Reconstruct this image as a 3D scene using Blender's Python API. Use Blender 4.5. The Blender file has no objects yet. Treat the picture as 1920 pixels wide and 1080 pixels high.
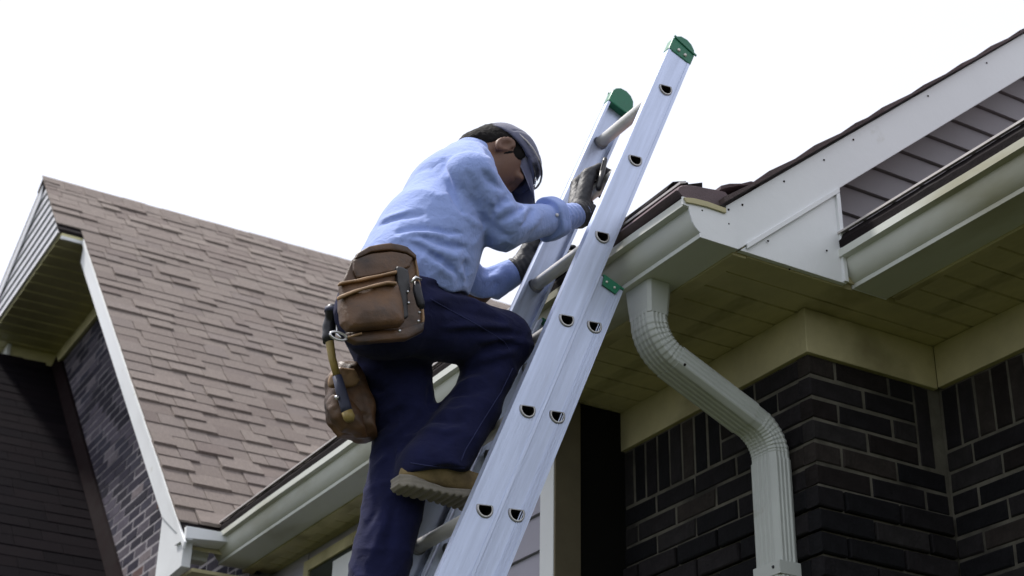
import bpy, math, random
import numpy as np
from mathutils import Matrix, Vector
random.seed(7)
rng = np.random.default_rng(11)
SC = bpy.context.scene
COL = SC.collection

# ------------------------------------------------------------------ camera
# world: camera at the origin, +Y along the long gutter, +X into the house, ground at z = GZ
GZ = -1.25
FPX = 2947.86
PITCH, YAW, ROLL = (math.radians(a) for a in (26.904, 29.920, 1.1187))
Fv = np.array([math.sin(YAW)*math.cos(PITCH), math.cos(YAW)*math.cos(PITCH), math.sin(PITCH)])
Rv = np.array([math.cos(YAW), -math.sin(YAW), 0.0])
Uv = np.cross(Rv, Fv)
Rv, Uv = Rv*math.cos(ROLL)+Uv*math.sin(ROLL), -Rv*math.sin(ROLL)+Uv*math.cos(ROLL)
cam = bpy.data.cameras.new('camera')
cam.sensor_width = 36.0
cam.lens = FPX/1920*36.0
cam.clip_start = 0.05
cam.clip_end = 2000
cam.dof.use_dof = True
cam.dof.focus_distance = 4.15
cam.dof.aperture_fstop = 5.6
camo = bpy.data.objects.new('camera', cam)
COL.objects.link(camo)
camo.matrix_world = Matrix(((Rv[0], Uv[0], -Fv[0], 0), (Rv[1], Uv[1], -Fv[1], 0), (Rv[2], Uv[2], -Fv[2], 0), (0, 0, 0, 1)))
SC.camera = camo

# ------------------------------------------------------------------ light
SUN_EL, SUN_AZ = 62.0, -38.0          # degrees; azimuth from +Y towards +X
w = bpy.data.worlds.new('World'); SC.world = w; w.use_nodes = True
nt = w.node_tree; nt.nodes.clear()
wo = nt.nodes.new('ShaderNodeOutputWorld')
sky = nt.nodes.new('ShaderNodeTexSky'); sky.sky_type = 'NISHITA'; sky.sun_disc = False
sky.sun_elevation = math.radians(SUN_EL); sky.sun_rotation = math.radians(SUN_AZ)
sky.dust_density = 3.0
b1 = nt.nodes.new('ShaderNodeBackground'); b1.inputs[1].default_value = 0.05
nt.links.new(sky.outputs[0], b1.inputs[0])
b2 = nt.nodes.new('ShaderNodeBackground')      # even bright cloud cover
b2.inputs[0].default_value = (0.98, 0.985, 1.04, 1); b2.inputs[1].default_value = 0.93
ad = nt.nodes.new('ShaderNodeAddShader')
nt.links.new(b1.outputs[0], ad.inputs[0]); nt.links.new(b2.outputs[0], ad.inputs[1])
nt.links.new(ad.outputs[0], wo.inputs[0])
sl = bpy.data.lights.new('sun', 'SUN'); sl.energy = 4.3; sl.angle = math.radians(5); sl.color = (1.0, 0.965, 0.92)
so = bpy.data.objects.new('sun', sl); COL.objects.link(so)
sd = Vector((math.sin(math.radians(SUN_AZ))*math.cos(math.radians(SUN_EL)), math.cos(math.radians(SUN_AZ))*math.cos(math.radians(SUN_EL)), math.sin(math.radians(SUN_EL))))
so.rotation_euler = sd.to_track_quat('Z', 'Y').to_euler()
so.location = sd*20
cy = SC.cycles; cy.max_bounces = 6; cy.diffuse_bounces = 3; cy.glossy_bounces = 2; cy.transmission_bounces = 6; cy.transparent_max_bounces = 6; cy.caustics_reflective = False; cy.caustics_refractive = False
vs = SC.view_settings
vs.view_transform = 'Standard'; vs.look = 'None'; vs.exposure = 0.0; vs.gamma = 1.0; vs.use_curve_mapping = False

# ------------------------------------------------------------------ helpers
def ray(px, py):
    return Fv + Rv*(px-960)/FPX - Uv*(py-540)/FPX
def on(px, py, ax, v):                 # where the sight line through a photo point meets the plane axis = v
    d = ray(px, py); return d*(v/d[ax])
def U(px, py, y): return on(px, py, 1, y)
def proj(p):
    p = np.asarray(p, float); z = p@Fv
    return np.array([960+FPX*(p@Rv)/z, 540-FPX*(p@Uv)/z])

WM = {}
def setp(o, parent):
    o.parent = parent; o.matrix_parent_inverse = WM.get(parent.name, Matrix.Identity(4)).inverted()

class MB:
    def __init__(s): s.v = []; s.f = []
    def add(s, vs_, fs):
        o = len(s.v); s.v += [tuple(map(float, p)) for p in vs_]; s.f += [tuple(o+i for i in q) for q in fs]; return s
    def box(s, x0, x1, y0, y1, z0, z1):
        x0, x1 = min(x0, x1), max(x0, x1); y0, y1 = min(y0, y1), max(y0, y1); z0, z1 = min(z0, z1), max(z0, z1)
        return s.add([(x0,y0,z0),(x1,y0,z0),(x1,y1,z0),(x0,y1,z0),(x0,y0,z1),(x1,y0,z1),(x1,y1,z1),(x0,y1,z1)],
                     [(0,3,2,1),(4,5,6,7),(0,1,5,4),(1,2,6,5),(2,3,7,6),(3,0,4,7)])
    def hexa(s, p):                    # 8 points, bottom ring then top ring
        return s.add(p, [(0,3,2,1),(4,5,6,7),(0,1,5,4),(1,2,6,5),(2,3,7,6),(3,0,4,7)])
    def prism(s, poly, a, b, axis):    # polygon in the two other axes, extruded a..b along axis
        n = len(poly); vs_ = []
        for t in (a, b):
            for (p, q) in poly:
                vs_.append({0:(t,p,q), 1:(p,t,q), 2:(p,q,t)}[axis])
        fs = [tuple(range(n)), tuple(range(2*n-1, n-1, -1))]
        fs += [(i, i+n, (i+1) % n+n, (i+1) % n) for i in range(n)]
        return s.add(vs_, fs)
    def loft(s, rings, closed=True, cap=True):
        n = len(rings[0]); o = [p for r in rings for p in r]; fs = []
        for k in range(len(rings)-1):
            for i in range(n if closed else n-1):
                j = (i+1) % n
                fs.append((k*n+i, k*n+j, (k+1)*n+j, (k+1)*n+i))
        if cap and closed:
            fs.append(tuple(range(n-1, -1, -1))); fs.append(tuple((len(rings)-1)*n+i for i in range(n)))
        return s.add(o, fs)
    def tube(s, pts, r, n=10, cap=True):
        pts = [np.array(p, float) for p in pts]; rs = r if hasattr(r, '__len__') else [r]*len(pts)
        rings = []; up = None
        for i, p in enumerate(pts):
            t = pts[min(i+1, len(pts)-1)]-pts[max(i-1, 0)]; t /= np.linalg.norm(t)
            if up is None:
                up = np.array([0, 0, 1.0]) if abs(t[2]) < .9 else np.array([1.0, 0, 0])
            a = np.cross(t, up); a /= np.linalg.norm(a); b = np.cross(a, t); up = b
            rings.append([p+rs[i]*(a*math.cos(2*math.pi*k/n)+b*math.sin(2*math.pi*k/n)) for k in range(n)])
        return s.loft(rings, True, cap)
    def mesh(s, name, smooth=False):
        m = bpy.data.meshes.new(name); m.from_pydata(s.v, [], s.f)
        import bmesh
        bm = bmesh.new(); bm.from_mesh(m); bmesh.ops.recalc_face_normals(bm, faces=bm.faces); bm.to_mesh(m); bm.free()
        if smooth:
            m.polygons.foreach_set('use_smooth', [True]*len(m.polygons))
            if smooth == 'angle': m.set_sharp_from_angle(angle=math.radians(38))
        m.update(); return m
    def build(s, name, mat_, parent=None, smooth=False, bevel=0, label=None, auto=None):
        o = bpy.data.objects.new(name, s.mesh(name, smooth)); o.data.materials.append(mat_); COL.objects.link(o)
        if parent: setp(o, parent)
        if bevel:
            b = o.modifiers.new('bevel', 'BEVEL'); b.width = bevel; b.segments = 2; b.limit_method = 'ANGLE'; b.angle_limit = math.radians(40)
        if label: o['label'] = label
        return o
def inst(name, mesh, parent, mat4):
    o = bpy.data.objects.new(name, mesh); COL.objects.link(o); o.matrix_basis = mat4; WM[o.name] = mat4.copy(); setp(o, parent); return o
def empty(name, label, cat, loc=(0, 0, 0), group=None):
    o = bpy.data.objects.new(name, None); COL.objects.link(o); o['label'] = label; o['category'] = cat
    o.location = loc; o.empty_display_size = .2; WM[o.name] = Matrix.Translation(Vector(loc))
    if group: o['group'] = group
    return o
def tag(o, label, cat, group=None):
    o['label'] = label; o['category'] = cat
    if group: o['group'] = group
    return o

# ------------------------------------------------------------------ materials
def mat(name, col, rough=.6, var=0.0, vscale=6.0, bump=0.0, bscale=60.0, metal=0.0, spec=.5, ramp=None, objvar=0.0, stain=None, stretch=None, sheen=0.0, aniso_bump=None, weave=0.0, rot=None):
    """Procedural surface. ramp = list of (pos, rgb) over a per-object random; stain = (rgb, scale, lo, hi)"""
    m = bpy.data.materials.new(name); m.use_nodes = True; t = m.node_tree; N = t.nodes; L = t.links
    p = N['Principled BSDF']; p.inputs['Roughness'].default_value = rough; p.inputs['Metallic'].default_value = metal
    p.inputs['Specular IOR Level'].default_value = spec
    if sheen: p.inputs['Sheen Weight'].default_value = sheen
    tc = N.new('ShaderNodeTexCoord'); src = tc.outputs['Object']
    if stretch:
        mp = N.new('ShaderNodeMapping'); mp.inputs['Scale'].default_value = stretch; mp.vector_type = 'TEXTURE' if rot else 'POINT'
        if rot: mp.inputs['Rotation'].default_value = rot
        L.new(src, mp.inputs[0]); src2 = mp.outputs[0]
    else: src2 = src
    if ramp:
        oi = N.new('ShaderNodeObjectInfo'); cr = N.new('ShaderNodeValToRGB'); cr.color_ramp.interpolation = 'CONSTANT' if ramp[0] == 'C' else 'LINEAR'
        if ramp[0] == 'C': ramp = ramp[1:]
        el = cr.color_ramp.elements
        el[0].position = ramp[0][0]; el[0].color = (*ramp[0][1], 1); el[1].position = ramp[-1][0]; el[1].color = (*ramp[-1][1], 1)
        for (q, c) in ramp[1:-1]:
            e = el.new(q); e.color = (*c, 1)
        L.new(oi.outputs['Random'], cr.inputs[0]); c0 = cr.outputs[0]
    else:
        rgb = N.new('ShaderNodeRGB'); rgb.outputs[0].default_value = (*col, 1); c0 = rgb.outputs[0]
    if var:
        nz = N.new('ShaderNodeTexNoise'); nz.inputs['Scale'].default_value = vscale; nz.inputs['Detail'].default_value = 7; nz.inputs['Roughness'].default_value = .62
        L.new(src2, nz.inputs['Vector'])
        mr = N.new('ShaderNodeMapRange'); mr.inputs[1].default_value = .25; mr.inputs[2].default_value = .75
        mr.inputs[3].default_value = 1-var; mr.inputs[4].default_value = 1+var; L.new(nz.outputs[0], mr.inputs[0])
        mx = N.new('ShaderNodeVectorMath'); mx.operation = 'SCALE'; L.new(c0, mx.inputs[0]); L.new(mr.outputs[0], mx.inputs['Scale']); c0 = mx.outputs[0]
    if stain:
        ns = N.new('ShaderNodeTexNoise'); ns.inputs['Scale'].default_value = stain[1]; ns.inputs['Detail'].default_value = 6; L.new(src2, ns.inputs['Vector'])
        ms = N.new('ShaderNodeMapRange'); ms.inputs[1].default_value = stain[2]; ms.inputs[2].default_value = stain[3]; L.new(ns.outputs[0], ms.inputs[0])
        mm = N.new('ShaderNodeMix'); mm.data_type = 'RGBA'; L.new(ms.outputs[0], mm.inputs[0]); L.new(c0, mm.inputs[6]); mm.inputs[7].default_value = (*stain[0], 1); c0 = mm.outputs[2]
    L.new(c0, p.inputs['Base Color'])
    if bump or weave:
        nb = N.new('ShaderNodeTexNoise'); nb.inputs['Scale'].default_value = bscale; nb.inputs['Detail'].default_value = 8; nb.inputs['Roughness'].default_value = .65
        L.new(src2, nb.inputs['Vector'])
        bp = N.new('ShaderNodeBump'); bp.inputs['Strength'].default_value = 1.0; bp.inputs['Distance'].default_value = bump
        L.new(nb.outputs[0], bp.inputs['Height']); L.new(bp.outputs[0], p.inputs['Normal'])
        if aniso_bump:
            mp2 = N.new('ShaderNodeMapping'); mp2.inputs['Scale'].default_value = aniso_bump[0]; L.new(src, mp2.inputs[0])
            nb2 = N.new('ShaderNodeTexNoise'); nb2.inputs['Scale'].default_value = 1.0; nb2.inputs['Detail'].default_value = 4; nb2.inputs['Distortion'].default_value = .8; L.new(mp2.outputs[0], nb2.inputs['Vector'])
            bp2 = N.new('ShaderNodeBump'); bp2.inputs['Distance'].default_value = aniso_bump[1]; L.new(nb2.outputs[0], bp2.inputs['Height']); L.new(bp.outputs[0], bp2.inputs['Normal']); L.new(bp2.outputs[0], p.inputs['Normal'])
    if var and not metal:
        mr2 = N.new('ShaderNodeMapRange'); mr2.inputs[1].default_value = .25; mr2.inputs[2].default_value = .75
        mr2.inputs[3].default_value = max(0, rough-.12); mr2.inputs[4].default_value = min(1, rough+.12); L.new(nz.outputs[0], mr2.inputs[0]); L.new(mr2.outputs[0], p.inputs['Roughness'])
    return m

M = {}
M['grass'] = mat('grass', (.046,.051,.023), .95, .35, 3, .01, 40)
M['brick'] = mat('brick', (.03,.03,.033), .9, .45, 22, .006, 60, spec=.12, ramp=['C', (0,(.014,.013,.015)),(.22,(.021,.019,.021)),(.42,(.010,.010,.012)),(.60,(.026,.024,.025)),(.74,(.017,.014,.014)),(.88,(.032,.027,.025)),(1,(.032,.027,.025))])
M['brick_far'] = mat('brick_far', (.05,.045,.055), .9, .35, 30, .004, 90, spec=.12, ramp=['C', (0,(.040,.037,.054)),(.25,(.07,.064,.082)),(.45,(.032,.03,.042)),(.65,(.10,.09,.11)),(.80,(.052,.05,.07)),(.91,(.19,.165,.175)),(.965,(.13,.085,.082)),(1,(.13,.085,.082))])  # same brick as the near walls, stronger daylight put into its tones
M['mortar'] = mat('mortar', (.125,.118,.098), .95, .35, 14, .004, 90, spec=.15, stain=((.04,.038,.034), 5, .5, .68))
M['paint'] = mat('white_paint', (.74,.76,.78), .45, .05, 3, .0008, 30, stain=((.5,.5,.44), 9, .70, .86))
M['paint_bounce'] = mat('paint_ground_bounce', (.50,.455,.27), .6, .2, 5, .0008, 30, spec=.3, stain=((.25,.22,.12), 3.5, .5, .72))  # white trim paint with green ground bounce put into its colour
M['gutter'] = mat('gutter_enamel', (.62,.64,.60), .5, .12, 2.6, .0008, 16, stain=((.30,.28,.17), 3.0, .54, .76), stretch=(1, .35, 1), spec=.22)
M['downspout'] = mat('downspout_enamel', (.45,.48,.46), .36, .1, 4, .0005, 25, stain=((.17,.14,.07), 6, .62, .74))
M['dark_edge'] = mat('dark_roof_edge', (.014,.011,.012), .85, .3, 12, .002, 60, spec=.1)
M['drip'] = mat('drip_edge_metal', (.5,.47,.46), .4, .15, 10)
M['shingle'] = mat('shingle', (.24,.17,.15), .95, .2, 22, .004, 260, spec=.15, ramp=[(0,(.205,.172,.156)),(.3,(.235,.20,.18)),(.5,(.19,.157,.143)),(.7,(.24,.204,.183)),(.9,(.21,.178,.165)),(1,(.18,.147,.135))])
M['shingle_dark'] = mat('shingle_dark', (.03,.027,.03), .95, .25, 22, .004, 260, spec=.03, ramp=[(0,(.006,.005,.007)),(.5,(.010,.008,.010)),(1,(.008,.006,.008))])
M['shingle_brown'] = mat('shingle_brown', (.11,.08,.085), .95, .25, 18, .004, 200, ramp=[(0,(.10,.075,.08)),(1,(.15,.115,.12))])
M['starter'] = mat('starter_felt', (.15,.115,.125), .9, .2, 14, .002, 150, spec=.2)
M['siding_light'] = mat('siding_light', (.60,.61,.65), .55, .06, 5, .0006, 40)
M['siding_grey'] = mat('siding_grey', (.30,.28,.31), .6, .08, 5, .0006, 40)
M['siding_mauve'] = mat('siding_mauve', (.34,.33,.40), .6, .08, 5, .0006, 40)
M['dark_brown'] = mat('dark_brown_tone', (.009,.0045,.0055), .85, .3, 10, spec=.08)
M['trim_shaded'] = mat('trim_shaded', (.17,.145,.095), .7, .15, 8, spec=.2)  # white corner trim on its dark side, shade put into the colour
M['mortar_far'] = mat('mortar_far', (.36,.34,.36), .95, .25, 25, .003, 120, spec=.15)  # mortar lightened for the far wall, its extra light in the colour
M['paint_bounce_far'] = mat('far_paint_bounce', (.62,.58,.33), .6, .15, 6, .0008, 30, spec=.3)  # lighter copy for the far soffit, ground bounce added in the colour
M['black'] = mat('shaded_panel', (.008,.008,.007), .8, .2, 8, spec=.1)  # shadow on the wall end put into a near-black colour
M['glass'] = mat('window_glass', (.02,.025,.025), .08, spec=.6)
M['alu'] = mat('aluminium', (.58,.65,.84), .38, .16, 16, .0006, 90, metal=.5, spec=.5, stretch=(.35, .6, 7.0), rot=(0, math.radians(22.15), 0), stain=((.40,.43,.52), 5, .60, .74))
M['ferrule'] = mat('ferrule_metal', (.34,.34,.36), .42, .2, 10, metal=.5)
M['alu_tube_shade'] = mat('tube_shade', (.30,.29,.28), .35, .2, 20, metal=1.0)
M['alu_rung'] = mat('aluminium_rung', (.70,.69,.66), .36, .12, 10, .0004, 60, metal=.35)
M['green'] = mat('green_plastic', (.012,.16,.085), .42, .15, 12, .0008, 60)
M['shirt'] = mat('blue_shirt', (.29,.385,.74), .9, .07, 9, .0009, 300, sheen=.3, spec=.2, aniso_bump=((60, 22, 48), .0035))
M['trousers'] = mat('navy_trousers', (.012,.014,.050), .95, .25, 14, .0008, 240, sheen=.05, spec=.1, aniso_bump=((26, 16, 34), .003), stain=((.035,.04,.08), 30, .72, .82))
M['thread_navy'] = mat('navy_thread', (.035,.04,.10), .9, spec=.1)
M['thread_blue'] = mat('blue_thread', (.20,.26,.50), .9, spec=.1)
M['skin'] = mat('skin', (.15,.075,.048), .5, .12, 25, .0008, 140, spec=.4)
M['hair'] = mat('black_hair', (.006,.005,.005), .8, .3, 60, .0012, 160, spec=.15)
M['cap'] = mat('navy_cap', (.085,.09,.155), .85, .15, 20, .0006, 300, sheen=.25)
M['glove'] = mat('dark_glove', (.028,.028,.032), .6, .3, 25, .0018, 90, stain=((.09,.09,.1), 18, .6, .75))
M['leather'] = mat('brown_leather', (.105,.050,.019), .5, .65, 18, .0018, 100, stain=((.024,.012,.007), 9, .46, .64))
M['leather_rim'] = mat('leather_rim', (.27,.165,.085), .6, .4, 24, .001, 120)
M['leather_dark'] = mat('dark_leather', (.018,.017,.018), .5, .3, 20, .0012, 100)
M['boot'] = mat('suede_boot', (.27,.20,.095), .9, .25, 18, .0015, 160, stain=((.14,.10,.05), 10, .55, .7))
M['sole'] = mat('rubber_sole', (.22,.20,.165), .75, .2, 20, .0012, 90)
M['steel'] = mat('steel', (.55,.55,.56), .28, .1, 15, metal=1.0)
M['black_steel'] = mat('black_steel', (.02,.02,.025), .4, .2, 15, metal=.4)
M['wood'] = mat('hammer_wood', (.30,.22,.07), .5, .2, 20, .0006, 80)
M['rubber_blue'] = mat('blue_grip', (.03,.035,.07), .6, .2, 20, .0006, 80)
M['black_plastic'] = mat('black_plastic', (.015,.015,.016), .4, .1, 20)
M['leaf'] = mat('dead_leaf', (.06,.045,.03), .9, .3, 40)
def clear_mat():
    m = bpy.data.materials.new('clear_lens'); m.use_nodes = True; p = m.node_tree.nodes['Principled BSDF']
    p.inputs['Base Color'].default_value = (.92,.95,.97,1); p.inputs['Roughness'].default_value = .06
    p.inputs['Transmission Weight'].default_value = 1.0; p.inputs['IOR'].default_value = 1.06
    return m
M['lens'] = clear_mat()

# ================================================================== ground
g = MB()
n = 40
for i in range(n+1):
    for j in range(n+1):
        x = -600+1200*i/n; y = -600+1200*j/n
        g.v.append((x, y, GZ-.02))
g.f = [(i*(n+1)+j, (i+1)*(n+1)+j, (i+1)*(n+1)+j+1, i*(n+1)+j+1) for i in range(n) for j in range(n)]
go = g.build('ground', M['grass']); go['kind'] = 'structure'

# ================================================================== the house
ZS = 2.052                 # soffit level
X1, YC, X2 = 2.803, 3.15, 3.312
XF = 2.42                  # fascia behind the long gutter
house = empty('brick_house', 'dark brick house with white gutters, steep brown shingled roof and gabled wings', 'house', (3.2, 4.0, GZ))
def R_negx(): return Matrix.Rotation(-math.pi/2, 4, 'Z')

def chamfer_brick(name, L, H, D, m, seed):
    r = random.Random(seed); c = .004
    mb = MB(); f = 0.0
    vs_ = [(-L/2, D, -H/2), (L/2, D, -H/2), (L/2, D, H/2), (-L/2, D, H/2),
           (-L/2, f+c, -H/2), (L/2, f+c, -H/2), (L/2, f+c, H/2), (-L/2, f+c, H/2),
           (-L/2+c, f, -H/2+c), (L/2-c, f, -H/2+c), (L/2-c, f, H/2-c), (-L/2+c, f, H/2-c)]
    j = lambda a: (r.random()-.5)*a
    vs_ = [(x+j(.003), y+(j(.002) if y < D else 0), z+j(.0025)) for x, y, z in vs_]
    mb.add(vs_, [(0,1,5,4),(1,2,6,5),(2,3,7,6),(3,0,4,7),(4,5,9,8),(5,6,10,9),(6,7,11,10),(7,4,8,11),(8,9,10,11),(3,2,1,0)])
    me = mb.mesh(name); me.materials.append(m); return me
BL, BH, COURSE, JT = .199, .0575, .0672, .0095
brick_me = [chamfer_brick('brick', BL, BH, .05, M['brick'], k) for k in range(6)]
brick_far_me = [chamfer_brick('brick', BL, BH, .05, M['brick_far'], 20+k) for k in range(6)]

def wall_backing(name, x0, x1, y0, y1, z0, z1, m='mortar'):
    return MB().box(x0, x1, y0, y1, z0, z1).build(name, M[m], house)

def place_brick(par, meshes, frame, s, z, length, height=BH, soldier=False, proud=0.0, name='brick'):
    """frame = (origin, dir along wall, inward normal); s, z = centre of the brick on the wall"""
    o, t, nrm = frame
    p = Vector(o)+Vector(t)*s+Vector((0, 0, z))-Vector(nrm)*(proud+random.uniform(-.0015, .002))
    rot = Matrix((( t[0], nrm[0], 0, 0), (t[1], nrm[1], 0, 0), (0, 0, 1, 0), (0, 0, 0, 1)))
    tilt = Matrix.Rotation(random.uniform(-.006, .006), 4, 'Y')
    if soldier: sc = Matrix.Rotation(math.pi/2, 4, 'Y') @ Matrix.Diagonal((length/BL, 1, height/BH, 1))
    else: sc = Matrix.Diagonal((length/BL, 1, height/BH, 1))
    return inst(name, random.choice(meshes), par, Matrix.Translation(p) @ rot @ tilt @ sc)

FB = 1.910                 # underside of the frieze boards
def course_z(i): return FB-.004-BH/2-COURSE*i
NC = 15
# wall beside the downspout (faces -X), pier face (faces -Y), wall at the right (faces -X)
w1 = wall_backing('brick_wall', X1+.0165, X1+.22, YC+.2415, 4.118, GZ, ZS+.2)
w2 = wall_backing('brick_wall', X1+.0168, X2+.3, YC+.0165, YC+.24, GZ, ZS+.2)
w3 = wall_backing('brick_wall', X2+.0165, X2+.2195, 1.2, YC+.0160, GZ, ZS+.2)
fr1 = ((X1+.012, YC+.012, 0), (0, 1, 0), (1, 0, 0))       # s grows away from the corner
fr2 = ((X1+.012, YC+.012, 0), (1, 0, 0), (0, 1, 0))
fr3 = ((X2+.012, YC+.010, 0), (0, -1, 0), (1, 0, 0))
ML = BL+JT
def run(par, fr, i, s0, s1, off, proud=0.0, meshes=brick_me):
    z = course_z(i); s = s0-off
    while s < s1-.02:
        a, b = max(s, s0), min(s+BL, s1)
        if b-a > .03: place_brick(par, meshes, fr, (a+b)/2, z, b-a, proud=proud)
        s += ML
for i in range(NC):
    pr = .012 if i >= 6 else 0.0
    off = 0 if i % 2 else (BL+JT)/2
    # pier face: corner bricks wrap alternately
    run(w2, fr2, i, 0.0-pr, .40 if i < 4 else .50, off, pr)
    if i >= 3:
        run(w1, fr1, i, (0.0-pr)+.052, .955, (.104+.0 if i % 2 else .0)+.0, pr if i < 30 else 0)
    else:
        run(w1, fr1, i, .052, .425, .104 if i % 2 else 0, pr)
    if i >= 3: run(w3, fr3, i, .004, .86, .104 if i % 2 else 0.0)
# soldier courses under the frieze
SH = COURSE*3-JT
zsol = FB-.004-SH/2
s = .425+JT+BH/2
while s < .955-BH/2+.012:
    place_brick(w1, brick_me, fr1, s, zsol, SH, soldier=True, proud=-.001); s += BH+JT
s = BH/2+.006
while s < .86:
    place_brick(w3, brick_me, fr3, s, zsol, SH, soldier=True, proud=-.001); s += BH+JT
s = .40+JT+BH/2
SH2 = COURSE*4-JT
while s < .50:
    place_brick(w2, brick_me, fr2, s, FB-.004-SH2/2, SH2, soldier=True, proud=-.001); s += BH+JT

# frieze boards
MB().box(X1, X1+.03, YC+.0025, 4.122, FB, ZS-.003).build('frieze_board', M['paint_bounce'], house, bevel=.002)
MB().box(X1-.0025, X2-.0015, YC-.0005, YC+.028, FB-.0025, ZS-.003).build('frieze_board', M['paint_bounce'], house, bevel=.002)
MB().box(X2-.004, X2+.028, 1.2, YC-.003, FB+.001, ZS-.003).build('frieze_board', M['paint_bounce'], house, bevel=.002)

# soffits: grooved panels running from fascia to wall
sof = MB().box(XF+.02, X2+.1, 2.98, YC+.1, ZS+.012, ZS+.03).box(XF+.02, X1+.1, YC+.1, 6.6, ZS+.012, ZS+.03).box(2.99, X2+.1, 1.2, 2.979, ZS+.012, ZS+.03).build('soffit', M['paint_bounce'], house)
pan = MB().hexa([(0, .0015, .010), (1, .0015, .010), (1, .0985, .010), (0, .0985, .010), (0, 0, .0165), (1, 0, .0165), (1, .1, .0165), (0, .1, .0165)])
pan.v[0] = (0, .0045, 0); pan.v[1] = (1, .0045, 0); pan.v[2] = (1, .0955, 0); pan.v[3] = (0, .0955, 0)
pan = pan.mesh('soffit_panel'); pan.materials.append(M['paint_bounce'])
def panel(x0, x1, y, wdt=.1):
    return inst('soffit_panel', pan, sof, Matrix.Translation((x0, y, ZS-.002+random.uniform(-.001, .001))) @ Matrix.Diagonal((x1-x0, wdt/.1, 1, 1)))
y = 2.990
while y < 6.5:
    panel(XF+.05, (X2+.02) if y < YC else (X1+.02 if y < 4.15 else 2.60), y); y += .1005
y = 2.885
while y > 1.2:
    panel(3.00, X2+.02, y); y -= .1005
MB().box(XF-.001, XF+.048, 2.995, 6.6, ZS-.006, ZS+.012).build('soffit_channel', M['paint_bounce'], house, bevel=.002)
MB().box(2.972, 2.998, 1.2, 2.965, ZS-.006, ZS+.012).build('soffit_channel', M['paint_bounce'], house, bevel=.002)

# fascia boards behind the gutters
MB().box(XF, XF+.02, 2.985, 6.57, ZS+.0125, ZS+.15).build('fascia', M['paint'], house)
MB().box(2.972, 2.992, 1.2, 2.968, ZS+.0125, ZS+.15).build('fascia', M['paint'], house)

def gutter_profile(xb, z0):
    o = [(xb, z0+.10), (xb, z0), (xb-.126, z0), (xb-.126, z0+.013), (xb-.1225, z0+.0135), (xb-.130, z0+.0175), (xb-.137, z0+.0235), (xb-.1435, z0+.031), (xb-.149, z0+.040), (xb-.1535, z0+.050), (xb-.157, z0+.061), (xb-.159, z0+.071), (xb-.160, z0+.081), (xb-.181, z0+.082), (xb-.181, z0+.106), (xb-.166, z0+.106)]
    i = [(xb-.166, z0+.103), (xb-.178, z0+.103), (xb-.178, z0+.085), (xb-.157, z0+.083), (xb-.156, z0+.071), (xb-.1505, z0+.051), (xb-.140, z0+.032), (xb-.127, z0+.0205), (xb-.1195, z0+.0165), (xb-.1195, z0+.003), (xb-.003, z0+.003), (xb-.003, z0+.10)]
    return o+i
def gutter(y0, y1, xb, capnear=True, name='gutter'):
    go = MB(); rings = []
    ys = np.linspace(y0, y1, 14)
    for y in ys:
        wob = .0015*math.sin(y*5.1)+.001*math.sin(y*11)
        rings.append([(x+wob*(.3 if z < ZS+.02 else 1), y, z+.001*math.sin(y*3.3)) for x, z in gutter_profile(xb, ZS+.0015)])
    go.loft(rings)
    return go.build(name, M['gutter'], house, smooth='angle')
g1 = gutter(2.974, 6.57, XF-.0005)
g2 = gutter(1.2, 2.984, 2.9715)
def end_cap(y, xb, t=.004):
    prof = gutter_profile(xb, ZS+.0015)[:16]
    big = [(x+(-.002 if x < xb-.05 else 0), z+(.002 if z > ZS+.05 else -.002)) for x, z in prof]
    return MB().prism(big, y-t, y, 1)
end_cap(2.9735, XF-.0005).build('gutter_end_cap', M['paint'], g1)
end_cap(2.989, 2.9715).build('gutter_end_cap', M['paint'], g2)
# folded flange along the near end cap's top, its olive shade in the colour
def pxz(L_, y): return [(float(U(a, b, y)[0]), float(U(a, b, y)[2])) for a, b in L_]
MB().prism(pxz([(1282, 370.5), (1300, 372), (1325, 378), (1361, 391), (1361, 400), (1325, 388), (1300, 382), (1287, 380)], 2.966), 2.9635, 2.9690, 1).build('gutter_cap_flange', M['paint_bounce'], g1, bevel=.001)

# dark roof edge above each gutter lip, with its bright drip edge
def roof_edge(y0, y1, x, seed):
    r = random.Random(seed); ys = np.linspace(y0, y1, 40)
    e = MB(); e.loft([[(x+.0, y, ZS+.100), (x-.004+r.uniform(-.002, .002), y, ZS+.135), (x+.006, y, ZS+.158+r.uniform(-.0012, .0012)), (x+.07, y, ZS+.186), (x+.07, y, ZS+.10)] for y in ys])
    o = e.build('roof_edge', M['dark_edge'], house)
    e = MB(); e.loft([[(x-.006, y, ZS+.1585), (x-.006, y, ZS+.1655), (x+.014, y, ZS+.1735), (x+.014, y, ZS+.1665)] for y in ys])
    e.build('drip_edge', M['drip'], house)
roof_edge(2.984, 6.5, XF-.172, 1)
roof_edge(1.2, 2.975, 2.972-.172, 2)

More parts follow.
